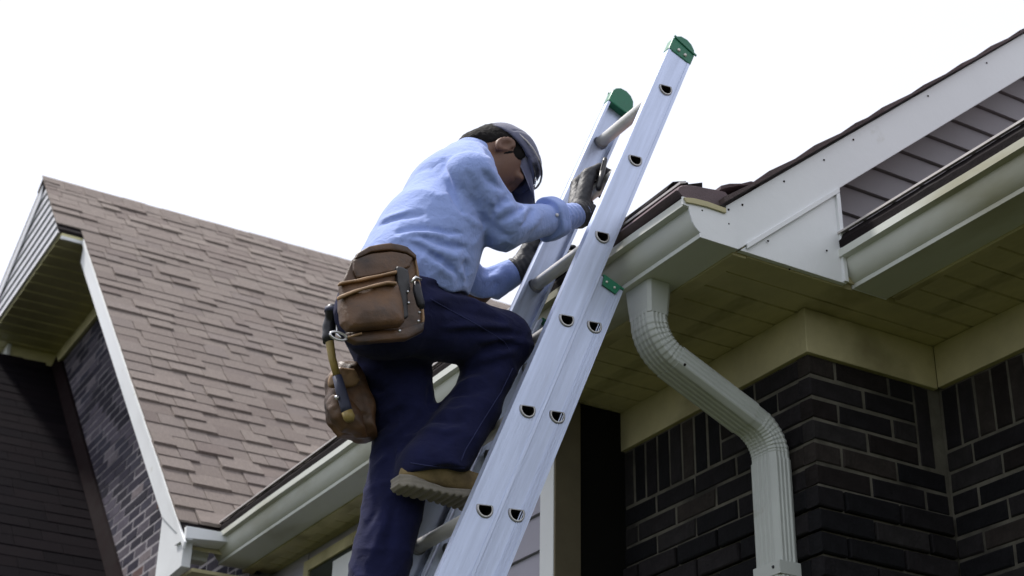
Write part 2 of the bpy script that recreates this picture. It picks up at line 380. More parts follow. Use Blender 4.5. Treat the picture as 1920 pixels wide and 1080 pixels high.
# ---- near gable: rake board, boxed return, lap siding, roof
YR = 2.972
RB = lambda x: 2.051+.812*(x-2.422)          # underside of the rake board
RT = lambda x: RB(x)+.168
XE = 5.2
MB().prism([(2.388, 2.064), (2.424, 2.053), (XE, RB(XE)), (XE, RT(XE)), (2.388, RT(2.388)-.012)], YR, YR+.022, 1).build('rake_board', M['paint'], house, bevel=.0015)
MB().prism([(2.432, 2.0545), (2.812, 2.0545), (2.806, RB(2.806)-.006), ], YR+.004, YR+.02, 1).build('return_panel', M['paint'], house, bevel=.001)
MB().prism([(2.452, RB(2.452)-.014), (2.81, RB(2.81)-.014), (2.81, RB(2.81)+.004), (2.452, RB(2.452)+.004)], YR-.006, YR+.001, 1).build('trim_strip', M['paint'], house, bevel=.0015)
MB().prism([(2.800, 2.0575), (2.8145, 2.0575), (2.8105, RB(2.81)-.015), (2.796, RB(2.80)-.015)], YR-.005, YR+.019, 1).build('trim_strip', M['paint'], house, bevel=.0015)
MB().prism([(2.424, ZS+.002), (2.83, ZS+.002), (2.83, ZS+.010), (2.424, ZS+.010)], YR+.0215, YC, 1).build('return_soffit', M['paint_bounce'], house)
# return box side closing towards the gable siding
MB().box(2.816, 2.822, YR+.023, YC+.01, ZS+.013, RB(2.82)).build('return_side', M['paint_bounce'], house)
# rake soffit (underside of the sloping overhang)
MB().hexa([(2.83, YR+.0235, RB(2.83)+.03), (XE, YR+.0235, RB(XE)+.03), (XE, YC+.03, RB(XE)+.03), (2.83, YC+.03, RB(2.83)+.03), (2.83, YR+.0235, RB(2.83)+.045), (XE, YR+.0235, RB(XE)+.045), (XE, YC+.03, RB(XE)+.045), (2.83, YC+.03, RB(2.83)+.045)]).build('rake_soffit', M['paint_bounce'], house)
gw = MB().prism([(2.82, ZS+.013), (XE, ZS+.013), (XE, RB(XE)+.028), (2.82, RB(2.82)+.028)], YC+.02, YC+.2, 1).build('gable_wall', M['siding_grey'], house)
z = 2.114; k = 0
while z < 3.5:
    x0 = max(2.826, 2.422+(z-2.051)/.812-.05); x1 = XE-.1
    b = MB(); b.hexa([(x0, YC-.006, z), (x1, YC-.006, z), (x1, YC+.019, z), (x0, YC+.019, z), (x0+.1/.812, YC+.006, z+.101), (x1, YC+.006, z+.101), (x1, YC+.019, z+.101), (x0+.1/.812, YC+.019, z+.101)])
    b.build('siding_board', M['siding_grey'], gw); z += .1045
# near roof slab (its top faces away from the viewer) and the stepped shingle edge over the rake
nr = MB().prism([(2.40, RT(2.40)+.002), (XE, RT(XE)+.002), (XE, RT(XE)+.007), (2.40, RT(2.40)+.007)], YR-.012, 6.45, 1).build('roof', M['shingle_brown'], house)
x = 2.37; r_ = random.Random(5)
while x < 4.2:
    L_ = r_.uniform(.12, .2); z0 = RT(x)-.001; lift = r_.uniform(.0, .006)
    sh = MB().hexa([(x, YR-.018, z0+.001), (x+L_, YR-.018, z0+L_*.812+.001), (x+L_, YR+.2, z0+L_*.812+.001), (x, YR+.2, z0+.001), (x-.006, YR-.022-lift*.4, z0+.009+lift), (x+L_, YR-.020, z0+L_*.812+.005), (x+L_, YR+.2, z0+L_*.812+.007), (x-.006, YR+.2, z0+.009+lift)])
    sh.build('shingle', M['shingle_brown'], nr); x += L_-.005
# curled starter shingles lying over the near end of the long gutter
def curl(y0, y1, pts, m='starter', nm='starter_shingle'):
    n = len(pts); rings = []
    for k, y in enumerate(np.linspace(y0, y1, 5)):
        f = k/4
        up = [(x, y, z-.012*f+.004*math.sin(3*x*20+k)) for x, z in pts]; dn = [(x, y+.003, z-.012*f-.008) for x, z in reversed(pts)]
        rings.append(up+dn)
    return MB().loft(rings).build(nm, M[m], nr, smooth='angle')
rings = []
for k, y in enumerate((2.974, 2.980, 3.05, 3.2, 3.35)):
    sh = (0.004, 0, 0, .002, .006)[k]
    rings.append([(x, y, z-sh) for x, z in pxz([(1269, 356), (1272, 350.5), (1278, 347.6), (1288, 346.8), (1305, 348.6), (1325, 352.2), (1345, 355.6), (1358, 359), (1364, 366), (1358, 378), (1345, 384), (1315, 377), (1284, 370), (1276, 364)], 2.978)])
MB().loft(rings).build('starter_shingle', M['starter'], nr, smooth='angle')
a = [on(px, py, 1, 3.06) for px, py in ((1340,358),(1356,354),(1378,350.5),(1396,350),(1412,352))]
curl(3.03, 3.3, [(p[0], p[2]) for p in a])
a = [on(px, py, 1, 3.10) for px, py in ((1236,362),(1246,350),(1262,351),(1275,356))]
curl(3.06, 3.65, [(p[0], p[2]) for p in a], 'dark_edge')
# low wing roof behind the right gutter
MB().prism([(2.972-.09, ZS+.187), (4.6, ZS+.187+.55*1.7), (4.6, ZS+.21+.55*1.7), (2.972-.09, ZS+.205)], 1.2, YR+.01, 1).build('roof', M['shingle_brown'], house)

# nail heads in the white boards
for (px, py) in ((1392, 384), (1366, 393), (1366, 420), (1480, 505), (1470, 340), (1600, 262), (1740, 180), (1850, 118), (1316, 395), (1550, 470), (1440, 452), (1545, 300)):
    p_ = U(px, py, YR-.001); MB().tube([p_, p_+np.array([0, -.0022, 0])], [.0034, .0024], 8).build('nail', M['dark_brown'], house)
# ---- bumped out wall with lap siding under the long gutter, window at its far end
X4, Y4 = 2.546, 4.11
sw = MB().box(X4+.012, X4+.3, Y4+.02, 6.6, GZ, ZS-.004).build('siding_wall', M['siding_mauve'], house)
z = ZS-.125
while z > .8:
    for (ya, yb) in ((Y4+.088, 5.62), (6.16, 6.58)):
        if z < .9 or True:
            b = MB(); b.hexa([(X4-.004, ya, z), (X4+.018, ya, z), (X4+.018, yb, z), (X4-.004, yb, z), (X4+.008, ya, z+.124), (X4+.018, ya, z+.124), (X4+.018, yb, z+.124), (X4+.008, yb, z+.124)])
            b.build('siding_board', M['siding_mauve'], sw)
    z -= .1265
MB().box(X4-.010, X4+.02, Y4+.0025, Y4+.086, GZ, ZS-.0045).build('corner_trim', M['paint'], house, bevel=.002)
MB().box(X4-.008, X4+.09, Y4-.006, Y4+.0015, GZ, ZS-.0045).build('corner_trim', M['trim_shaded'], house, bevel=.002)
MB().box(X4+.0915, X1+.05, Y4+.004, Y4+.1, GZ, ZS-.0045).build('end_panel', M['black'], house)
wn = MB().box(X4-.012, X4+.0115, 5.62, 5.66, 1.0, ZS-.05).box(X4-.012, X4+.0115, 6.11, 6.16, 1.0, ZS-.05).box(X4-.012, X4+.0115, 5.662, 6.108, ZS-.10, ZS-.05).box(X4-.012, X4+.0115, 5.662, 6.108, 1.45, 1.50).build('window', M['paint_bounce'], house, bevel=.002)
MB().box(X4-.002, X4+.004, 5.66, 6.11, 1.5, ZS-.1).build('pane', M['glass'], wn)
MB().box(X4-.006, X4+.0045, 5.662, 5.86, 1.66, 1.93).build('blind', M['paint'], wn)

# ================================================================== far gable wing
XR, XP, XB = 2.08, 1.917, 2.46
RS = .992                                   # pitch of its roof
Y0, Z0 = 6.39, 2.11
YRG = 9.96; ZRG = Z0+RS*(YRG-Y0)
rz = lambda y: Z0+RS*(y-Y0)
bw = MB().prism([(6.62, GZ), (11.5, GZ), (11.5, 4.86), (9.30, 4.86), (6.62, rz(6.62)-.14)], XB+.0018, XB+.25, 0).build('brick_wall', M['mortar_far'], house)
# bricks of the gable wall, largest first become objects of their own
frf = ((XB, 6.7, 0), (0, 1, 0), (1, 0, 0))
cand = []
for i in range(62):
    z = 4.84-i*.0672
    s = -(.104 if i % 2 else 0)
    while s < 4.7:
        yy = 6.7+s+BL/2
        if yy > 6.66 and z+BH/2 < rz(yy-.1)-.13 and z < 4.80:
            q = proj((XB, yy, z)); zr_ = 4.743+.952*(yy-11.07)
            if z > zr_-.1 and z > 1.6:
                rk = 150 if z < rz(yy)-.45-.0 else 0
                vis = q[1] < 1085 and q[0] > 90
                cand.append((vis*1e3-np.linalg.norm((XB, yy, z)), s+BL/2, z))
        s += ML
cand.sort(reverse=True)
NFAR = 112
stuff = MB()
for k, (_, s, z) in enumerate(cand):
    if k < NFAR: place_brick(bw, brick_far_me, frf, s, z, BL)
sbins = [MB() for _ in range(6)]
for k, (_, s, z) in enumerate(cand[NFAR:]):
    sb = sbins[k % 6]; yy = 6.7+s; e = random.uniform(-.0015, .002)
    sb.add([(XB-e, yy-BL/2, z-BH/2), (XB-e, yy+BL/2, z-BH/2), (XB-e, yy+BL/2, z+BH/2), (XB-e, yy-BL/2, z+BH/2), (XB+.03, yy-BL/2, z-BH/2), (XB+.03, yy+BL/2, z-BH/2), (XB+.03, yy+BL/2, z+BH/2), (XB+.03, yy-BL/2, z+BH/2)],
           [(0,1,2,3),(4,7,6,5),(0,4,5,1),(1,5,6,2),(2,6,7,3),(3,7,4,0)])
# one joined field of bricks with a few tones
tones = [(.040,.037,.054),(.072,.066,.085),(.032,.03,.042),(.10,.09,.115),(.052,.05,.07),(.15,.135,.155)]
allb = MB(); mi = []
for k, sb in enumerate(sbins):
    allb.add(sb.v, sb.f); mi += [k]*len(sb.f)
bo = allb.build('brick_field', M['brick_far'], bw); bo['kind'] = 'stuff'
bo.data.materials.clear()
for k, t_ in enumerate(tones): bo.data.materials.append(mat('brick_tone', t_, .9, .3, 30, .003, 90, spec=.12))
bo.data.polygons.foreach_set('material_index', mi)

# gable peak box: lap siding facing the viewer's left, level soffit below it
ZB = 4.885
yl = lambda z: YRG+(ZRG-.05-z)/.46
gp = MB().prism([(9.26, ZB), (yl(ZB), ZB), (YRG, ZRG-.05)], XP+.012, XB+.2, 0).build('gable_peak', M['siding_light'], house)
z = ZB+.002
while z < ZRG-.12:
    ya = Y0+(z-Z0+.03)/RS+.02; yb = yl(z)-.02; ya2 = Y0+(z+.085-Z0+.03)/RS+.02; yb2 = yl(z+.085)-.02
    b = MB(); b.hexa([(XP-.008, ya, z), (XP+.011, ya, z), (XP+.011, yb, z), (XP-.008, yb, z), (XP+.006, ya2, z+.084), (XP+.011, ya2, z+.084), (XP+.011, yb2, z+.084), (XP+.006, yb2, z+.084)])
    b.build('siding_board', M['siding_light'], gp); z += .0855
ps = MB().box(XP+.012, XB+.05, 9.235, 11.6, ZB-.012, ZB-.002).build('soffit', M['paint_bounce_far'], house)
y = 9.24
while y < 11.5:
    MB().hexa([(XP+.014, y+.006, ZB-.022), (XB, y+.006, ZB-.022), (XB, y+.144, ZB-.016), (XP+.014, y+.144, ZB-.016), (XP+.014, y, ZB-.0125), (XB, y, ZB-.0125), (XB, y+.15, ZB-.0125), (XP+.014, y+.15, ZB-.0125)]).build('soffit_panel', M['paint_bounce_far'], ps); y += .152
MB().box(XB-.03, XB-.002, 9.27, 11.2, ZB-.13, ZB-.023).build('frieze_board', M['paint_bounce_far'], house, bevel=.003)
# small fascia where the peak box steps back to the rake
MB().box(XP+.014, XR+.02, 9.215, 9.232, ZB-.03, rz(9.21)-.03).build('fascia', M['paint_bounce_far'], house)
MB().box(XP+.010, XR+.02, 9.2, 9.2135, ZB-.056, ZB-.034).build('trim_strip', M['paint'], house)
# far return box and its white corner
MB().box(XR+.02, XB-.004, 11.12, 11.5, 4.62, ZB-.023).build('return_box', M['paint_bounce_far'], house)
MB().box(XR-.01, XR+.018, 11.10, 11.5, 4.60, ZB-.023).build('corner_trim', M['paint'], house)
# rake board of the lower gable slope
MB().prism([(6.40, rz(6.40)-.030), (9.22, rz(9.22)-.030), (9.22, rz(9.22)-.215), (6.80, rz(6.80)-.215), (6.46, rz(6.46)-.075)], XR, XR+.03, 0).build('rake_board', M['paint'], house, bevel=.003)
MB().prism([(6.46, 1.985), (6.815, 1.965), (6.815, rz(6.815)-.205), (6.46, rz(6.46)-.07)], XR+.008, XR+.05, 0).build('return_panel', M['paint'], house, bevel=.002)
MB().prism([(6.39, rz(6.39)-.036), (9.22, rz(9.22)-.036), (9.22, rz(9.22)-.075), (6.40, rz(6.40)-.075)], XR-.012, XR-.001, 0).build('trim_strip', M['paint'], house, bevel=.002)
# sloping soffit between rake and brick wall
MB().hexa([(XR+.031, 6.5, rz(6.5)-.14), (XB-.001, 6.5, rz(6.5)-.14), (XB-.001, 9.1, rz(9.1)-.14), (XR+.031, 9.1, rz(9.1)-.14), (XR+.031, 6.5, rz(6.5)-.125), (XB-.001, 6.5, rz(6.5)-.125), (XB-.001, 9.1, rz(9.1)-.125), (XR+.031, 9.1, rz(9.1)-.125)]).build('rake_soffit', M['paint_bounce'], house)
MB().box(XR+.052, X4+.2, 6.44, 6.60, 1.965, 1.98).build('return_soffit', M['paint_bounce'], house)
# short gutter turning the inside corner towards the rake
prof = [(6.625-(XF-.0005-x)*.55, z) for x, z in gutter_profile(XF-.0005, ZS+.0015)]
MB().prism(prof, XR+.035, XF-.184, 0).build('gutter', M['gutter'], house)
MB().box(XR+.026, XR+.034, 6.50, 6.63, ZS-.005, ZS+.115).build('gutter_end_cap', M['paint'], house)
MB().hexa([(XR-.004, 6.400, 2.095), (XF-.14, 6.400, 2.112), (XF-.16, 6.55, 2.10), (XR-.004, 6.55, 2.10), (XR-.004, 6.405, 2.150), (XF-.14, 6.405, 2.152), (XF-.16, 6.55, 2.15), (XR-.004, 6.55, 2.15)]).build('valley_flashing', M['paint'], house)

# roof deck and shingles
YE = 6.43
rf = MB().hexa([(XR-.005, YE, rz(YE)-.03), (7.2, YE, rz(YE)-.03), (7.2, YRG, ZRG-.03), (XR-.005, YRG, ZRG-.03), (XR-.005, YE, rz(YE)-.008), (7.2, YE, rz(YE)-.008), (7.2, YRG, ZRG-.008), (XR-.005, YRG, ZRG-.008)])
rf.hexa([(XP-.01, 9.22, rz(9.22)-.03), (XR-.006, 9.22, rz(9.22)-.03), (XR-.006, YRG, ZRG-.03), (XP-.01, YRG, ZRG-.03), (XP-.01, 9.22, rz(9.22)-.008), (XR-.006, 9.22, rz(9.22)-.008), (XR-.006, YRG, ZRG-.008), (XP-.01, YRG, ZRG-.008)])
rf.prism([(YRG, ZRG-.03), (12.4, ZRG-.03-.46*(12.4-YRG)), (12.4, ZRG+.005-.46*(12.4-YRG)), (YRG, ZRG+.005)], XP-.012, 7.2, 0)
rf = rf.build('roof', M['dark_edge'], house)
ANG = math.atan(RS); EXPO = .127
sme = []
for k, th in enumerate((.005, .015, .008)):
    b = MB(); b.hexa([(-.5, -.004, 0), (.5, -.004, 0), (.5, .165, -.004), (-.5, .165, -.004), (-.498, 0, th), (.498, .0, th*.97), (.5, .165, .0015), (-.5, .165, .0015)])
    m_ = b.mesh('shingle'); m_.materials.append(M['shingle']); sme.append(m_)
items = []
r_ = random.Random(3); ncs = int((YRG-Y0)/math.cos(ANG)/EXPO)+1
for i in range(ncs):
    v = i*EXPO; y = Y0-.012+v*math.cos(ANG); z = Z0+(y-Y0)*RS+.0
    if y > YRG-.05: break
    if y < 6.385: continue
    x = (XP if y > 9.20 else XR)-.022-(0 if i % 2 else .0)
    x_first = True
    while x < 7.0:
        L_ = r_.choice((.10, .13, .16, .20, .25, .18))*r_.uniform(.85, 1.15)
        if x_first: L_ *= r_.uniform(.6, 1.2); x_first = False
        q = proj((x+L_/2, y, z)); line = 371.1-.7218*(q[0]-1280.4)
        vis = (q[1] < line-8) and q[0] < 665 and q[1] < 1080
        items.append(((1e4 if vis else 0)-np.linalg.norm((x, y, z)), x+L_/2, y, z, L_)); x += L_+.004
items.sort(reverse=True)
rest = MB()
Rx = Matrix.Rotation(ANG, 4, 'X')
for k, (_, x, y, z, L_) in enumerate(items):
    th = r_.randrange(3); m4 = Matrix.Translation((x, y+r_.uniform(-.004, .004), z+r_.uniform(0, .003))) @ Matrix.Rotation(r_.uniform(-.008, .008), 4, 'Z') @ Rx @ Matrix.Diagonal((L_, 1, 1, 1))
    if k < 238: inst('shingle', sme[th], rf, m4)
    else:
        me = sme[th]; rest.add([m4 @ vv.co for vv in me.vertices], [tuple(p.vertices) for p in me.polygons])
ro = rest.build('shingle_field', M['shingle'], rf); ro['kind'] = 'stuff'
ro.data.materials.clear()
for t_ in ((.205,.172,.156), (.235,.20,.18), (.192,.159,.145), (.222,.188,.17)): ro.data.materials.append(mat('shingle_tone', t_, .95, .17, 22, .004, 260, spec=.15))
mi = np.repeat(rng.integers(0, 4, len(ro.data.polygons)//6+1), 6)[:len(ro.data.polygons)]
ro.data.polygons.foreach_set('material_index', mi.astype(np.int32))
# ridge caps
x = XP-.02; k = 0
while x < 5.5:
    MB().loft([[(x, YRG-.11, ZRG-.11*RS+.016), (x, YRG, ZRG+.022), (x, YRG+.12, ZRG-.045), (x, YRG+.12, ZRG-.055), (x, YRG, ZRG+.010), (x, YRG-.11, ZRG-.11*RS+.006)],
               [(x+.16, YRG-.11, ZRG-.11*RS+.010), (x+.16, YRG, ZRG+.014), (x+.16, YRG+.12, ZRG-.052), (x+.16, YRG+.12, ZRG-.06), (x+.16, YRG, ZRG+.004), (x+.16, YRG-.11, ZRG-.11*RS)]]).build('ridge_cap', M['shingle'], rf)
    x += .142
# far rake edge line of the peak
MB().prism([(YRG, ZRG-.05), (12.4, ZRG-.05-.46*2.44), (12.4, ZRG-.16-.46*2.44), (YRG, ZRG-.16)], XP-.016, XP-.0085, 0).build('rake_board', M['siding_light'], house)

# ---- dark lower roof against the brick gable
DS = .952; dz = lambda y: 4.743+DS*(y-11.07)
dr = MB().prism([(11.07, dz(11.07)), (7.2, dz(7.2)), (7.2, dz(7.2)-.04), (11.07, dz(11.07)-.04)], -2.0, XB-.003, 0)
dr.prism([(11.07, dz(11.07)-.001), (11.07, dz(11.07)-.05), (14.5, dz(11.07)-.05-DS*3.43), (14.5, dz(11.07)-.001-DS*3.43)], -2.0, XB-.003, 0)
dr = dr.build('lower_roof', M['shingle_dark'], house)
DA = math.atan(DS); rest = MB(); Rx = Matrix.Rotation(DA, 4, 'X'); dme = []
for me in sme:
    c = me.copy(); c.materials.clear(); c.materials.append(M['shingle_dark']); dme.append(c)
    for vv in c.vertices:
        if vv.co.z > .004: vv.co.z = .004+(vv.co.z-.004)*.25
k = 0
y = 7.9
while y < 11.02:
    x = XB-.06
    while x > -.6:
        L_ = r_.choice((.17, .22, .28, .33)); th = r_.randrange(3)
        m4 = Matrix.Translation((x-L_/2, y, dz(y)+.002)) @ Rx @ Matrix.Diagonal((L_, 1, 1, 1))
        q = proj((x-L_/2, y, dz(y)))
        if q[0] > -5 and q[1] < 1090 and k < 48: inst('shingle', dme[th], dr, m4); k += 1
        else: rest.add([m4 @ vv.co for vv in dme[th].vertices], [tuple(p.vertices) for p in dme[th].polygons])
        x -= L_+.003
    y += EXPO*math.cos(DA)
o = rest.build('shingle_field', M['shingle_dark'], dr); o['kind'] = 'stuff'
MB().hexa([(XB-.055, 7.2, dz(7.2)+.004), (XB-.002, 7.2, dz(7.2)+.004), (XB-.002, 11.07, dz(11.07)+.004), (XB-.055, 11.07, dz(11.07)+.004), (XB-.02, 7.2, dz(7.2)+.13), (XB-.002, 7.2, dz(7.2)+.13), (XB-.002, 11.07, dz(11.07)+.13), (XB-.02, 11.07, dz(11.07)+.13)]).build('shaded_brick_strip', M['dark_brown'], house)  # dark strip standing in for shaded brick above the lower roof
x = XB-.1
while x > 1.2:
    MB().loft([[(x, 10.97, dz(10.97)+.014), (x, 11.07, dz(11.07)+.02), (x, 11.17, dz(10.97)), (x, 11.07, dz(11.07)-.0)], [(x-.19, 10.97, dz(10.97)+.01), (x-.19, 11.07, dz(11.07)+.014), (x-.19, 11.17, dz(10.97)), (x-.19, 11.07, dz(11.07)-.0)]]).build('ridge_cap', M['shingle_dark'], dr); x -= .17

# ================================================================== downspout
DY = 3.301
def ds_ring(c, ang, sc=1.0, nrib=True):
    """rectangular ribbed section centred on c = (x, z); ang = direction of travel in the XZ plane"""
    hx, hy = .033*sc, .051*sc
    tx, tz = math.cos(ang), math.sin(ang); nx, nz = -tz, tx         # nx,nz: across the pipe in XZ
    pts = []
    def side(p0, p1, ax, nribs, amp):
        n = nribs*4
        for i in range(n):
            f = i/n; a = p0[0]+(p1[0]-p0[0])*f; b = p0[1]+(p1[1]-p0[1])*f
            e = amp*(1 if (i % 4) in (1, 2) and 1 <= i < n-1 else 0)
            ln = math.hypot(p1[0]-p0[0], p1[1]-p0[1]); ox, oy = (p1[1]-p0[1])/ln, -(p1[0]-p0[0])/ln
            pts.append((a+ox*e, b+oy*e))
    amp = .0022 if nrib else 0
    c_ = .007
    side((-hx+c_, -hy), (hx-c_, -hy), 0, 4, amp); side((hx, -hy+c_), (hx, hy-c_), 1, 5, amp)
    side((hx-c_, hy), (-hx+c_, hy), 0, 4, amp); side((-hx, hy-c_), (-hx, -hy+c_), 1, 5, amp)
    return [(c[0]+nx*a, DY+b, c[1]+nz*a) for a, b in pts]
def arc(c0, a0, a1, rad, n):
    """bend starting at c0 heading a0, turning to a1"""
    out = []; sgn = 1 if a1 > a0 else -1
    cx = c0[0]-sgn*rad*math.sin(a0); cz = c0[1]+sgn*rad*math.cos(a0)
    for i in range(n+1):
        a = a0+(a1-a0)*i/n
        out.append(((cx+sgn*rad*math.sin(a), cz-sgn*rad*math.cos(a)), a))
    return out
dn = -math.pi/2; dg = math.radians(-24)
pieces = []
c0 = (2.352, 1.968)
MB().loft([[(x_, y_, z_) for x_, y_, z_ in ds_ring((2.352, 2.052), dn, 1.22, False)], ds_ring((2.352, 2.00), dn, 1.12, False), ds_ring((2.352, 1.965), dn, 1.05, False), ds_ring((2.352, 1.955), dn, 1.045, False)]).build('downspout_outlet', M['downspout'], g1)
def bend(c0, a0, a1, rad, n, lead_in, lead_out):
    rings = [ds_ring(c0, a0, 1.0)]
    c1 = (c0[0]+lead_in*math.cos(a0), c0[1]+lead_in*math.sin(a0)); rings.append(ds_ring(c1, a0, 1.0))
    A = arc(c1, a0, a1, rad, n*4)
    for i, (c, a) in enumerate(A):
        k = i % 4; sc = (1.0, 1.018, 1.022, .99)[k] if 2 < i < n*4-2 else 1.0
        rings.append(ds_ring(c, a, sc))
    c2 = A[-1][0]; c3 = (c2[0]+lead_out*math.cos(a1), c2[1]+lead_out*math.sin(a1)); rings.append(ds_ring(c3, a1, 1.0))
    return rings, c3
dsp, c3 = bend(c0, dn, dg, .12, 9, .018, .02)
down = MB().loft(dsp).build('downspout', M['downspout'], house)
# slanted pipe up to the lower bend, which ends on the wall
xw_ = X1-.036
def lower_start(c3):
    # length of the slanted run so that the lower bend lands on x = xw_
    rad = .11; dx_bend = rad*(math.sin(dg-dn)) if False else None
    A = arc((0, 0), dg, dn, rad, 8); dxb = A[-1][0][0]
    return (xw_-dxb-.02*math.cos(dg)-c3[0])/math.cos(dg)
Lr = lower_start(c3)
e_ = (c3[0]+Lr*math.cos(dg), c3[1]+Lr*math.sin(dg))
b_ = (c3[0]-.02*math.cos(dg), c3[1]-.02*math.sin(dg))
MB().loft([ds_ring(b_, dg, 1.05), ds_ring(e_, dg, 1.05)]).build('offset_pipe', M['downspout'], down)
rg, c4 = bend((e_[0]-.03*math.cos(dg), e_[1]-.03*math.sin(dg)), dg, dn, .11, 9, .05, .04)
MB().loft(rg).build('elbow', M['downspout'], down)
MB().loft([ds_ring((c4[0], c4[1]+.03), dn, 1.055), ds_ring((c4[0], .3), dn, 1.055), ds_ring((c4[0], GZ+.1), dn, 1.055)]).build('pipe', M['downspout'], down)
st = MB().box(c4[0]-.0385, c4[0]-.0362, DY-.056, DY+.056, 1.262, 1.300).box(c4[0]-.0385, c4[0]+.045, DY-.0585, DY-.0563, 1.262, 1.300).box(c4[0]-.0385, c4[0]+.045, DY+.0563, DY+.0585, 1.262, 1.300)
st = st.build('strap', M['downspout'], down, bevel=.0008)
for yy in (DY-.03, ): MB().tube([(c4[0]-.0384, yy, 1.285), (c4[0]-.042, yy, 1.285)], [.005, .0035], 8).build('screw', M['black_steel'], down)
MB().tube([(c3[0]-.01, DY-.0535, c3[1]-.02), (c3[0]-.01, DY-.058, c3[1]-.02)], [.005, .0035], 8).build('screw', M['dark_brown'], down)

# ================================================================== extension ladder
YL, YF = 3.25, 3.615                        # outer faces of the two rails
KL = YL/3.1717
LH = np.array([1.993, 1.811])*KL           # rung hole (x, z), fourth from the top
LV = np.array([.377, .926]); LV = LV/np.linalg.norm(LV)       # up along the rail
LN = np.array([LV[1], -LV[0]])                                # away from the climber
SP = .3075*KL
lad = empty('extension_ladder', 'silver aluminium extension ladder with green end caps leaning on the gutter', 'ladder', (LH[0]-(LH[1]-GZ)*LV[0]/LV[1], (YL+YF)/2, GZ))
def LP(t, nn, y):                           # t metres above the reference hole, nn across the rail
    q = LH+LV*t+LN*nn; return (q[0], y, q[1])
ND = 28
def dshape(r):
    """D outline: round below, flat above, points ordered by angle; returns (n, t) offsets"""
    out = []; tl = math.radians(27)
    for i in range(ND):
        a = 2*math.pi*i/ND; c, s_ = math.cos(a), math.sin(a)
        R_ = r
        if s_ > 0: R_ = min(r, .42*r/max(s_, 1e-6))
        x_, y_ = R_*c, R_*s_
        out.append((x_*math.cos(tl)-y_*math.sin(tl), x_*math.sin(tl)+y_*math.cos(tl)))
    return out
def rect_pts(hw, hh):
    """points on the rectangle border at matching angles"""
    out = []
    for i in range(ND):
        a = 2*math.pi*i/ND+math.radians(27); c, s_ = math.cos(a), math.sin(a)
        k = min(hw/abs(c) if abs(c) > 1e-9 else 1e9, hh/abs(s_) if abs(s_) > 1e-9 else 1e9)
        out.append((c*k, s_*k))
    # snap the nearest point to each corner
    for cx in (-hw, hw):
        for cy in (-hh, hh):
            j = min(range(ND), key=lambda q: (out[q][0]-cx)**2+(out[q][1]-cy)**2); out[j] = (cx, cy)
    return out
RR = .0208
def rail(nc, hw, tlist, t0, t1, yo, inward, ribs=False):
    """C channel: web at y = yo with a D hole at every rung, flanges pointing inward"""
    m = MB(); th = .003*inward
    for k, t in enumerate(tlist):
        lo = t-SP/2; hi = t+SP/2
        D = dshape(RR); Rp = rect_pts(hw, SP/2)
        for (y, ) in ((yo,), (yo+th,)):
            vs_ = [LP(t+b, nc+a, y) for a, b in D]+[LP(t+b, nc+a, y) for a, b in Rp]
            m.add(vs_, [(i, (i+1) % ND, ND+(i+1) % ND, ND+i) for i in range(ND)])
        m.add([LP(t+b, nc+a, yo) for a, b in D]+[LP(t+b, nc+a, yo+th) for a, b in D], [(i, (i+1) % ND, ND+(i+1) % ND, ND+i) for i in range(ND)])
    ends = []
    if t1 > max(tlist)+SP/2: ends.append((max(tlist)+SP/2, t1))
    if t0 < min(tlist)-SP/2: ends.append((t0, min(tlist)-SP/2))
    def pbox(a0, a1, n0, n1, y0, y1):
        m.hexa([LP(a0, n0, y0), LP(a0, n1, y0), LP(a0, n1, y1), LP(a0, n0, y1), LP(a1, n0, y0), LP(a1, n1, y0), LP(a1, n1, y1), LP(a1, n0, y1)])
    for a0, a1 in ends: pbox(a0, a1, nc-hw, nc+hw, yo, yo+th)
    fl = .027*inward
    for sg in (-1, 1):
        pbox(t0, t1, nc+sg*hw, nc+sg*(hw-.0032), yo+th*1.01, yo+fl)
        pbox(t0, t1, nc+sg*(hw+.0005), nc+sg*(hw-.009), yo-.0016*inward, yo-.0002*inward)      # rounded bead along each edge
        pbox(t0, t1, nc+sg*(hw-.0033), nc+sg*(hw-.0085), yo+fl*.9, yo+fl)
    if ribs:
        for q in (.012, .020, .026): pbox(t0, t1, nc+hw-q-.0045, nc+hw-q-.0022, yo-.0014*inward, yo-.0002*inward)
    return m
fly_t = [SP*k for k in range(-8, 4)]
base_t = [SP*k+.047 for k in range(-12, 1)]
FT1 = SP*3+.198
FH, BHW, BN = .0420, .0390, .0875
rail(0, FH, fly_t, -8.4*SP, FT1, YL, 1).build('rail', M['alu'], lad)
rail(0, FH, fly_t, -8.4*SP, FT1, YF, -1).build('rail', M['alu'], lad)
tb0 = (GZ-LH[1])/LV[1]
BT1 = .205
rail(BN, BHW, base_t, tb0+.06, BT1, YL+.013, 1, True).build('rail', M['alu'], lad)
rail(BN, BHW, base_t, tb0+.06, BT1, YF, -1).build('rail', M['alu'], lad)
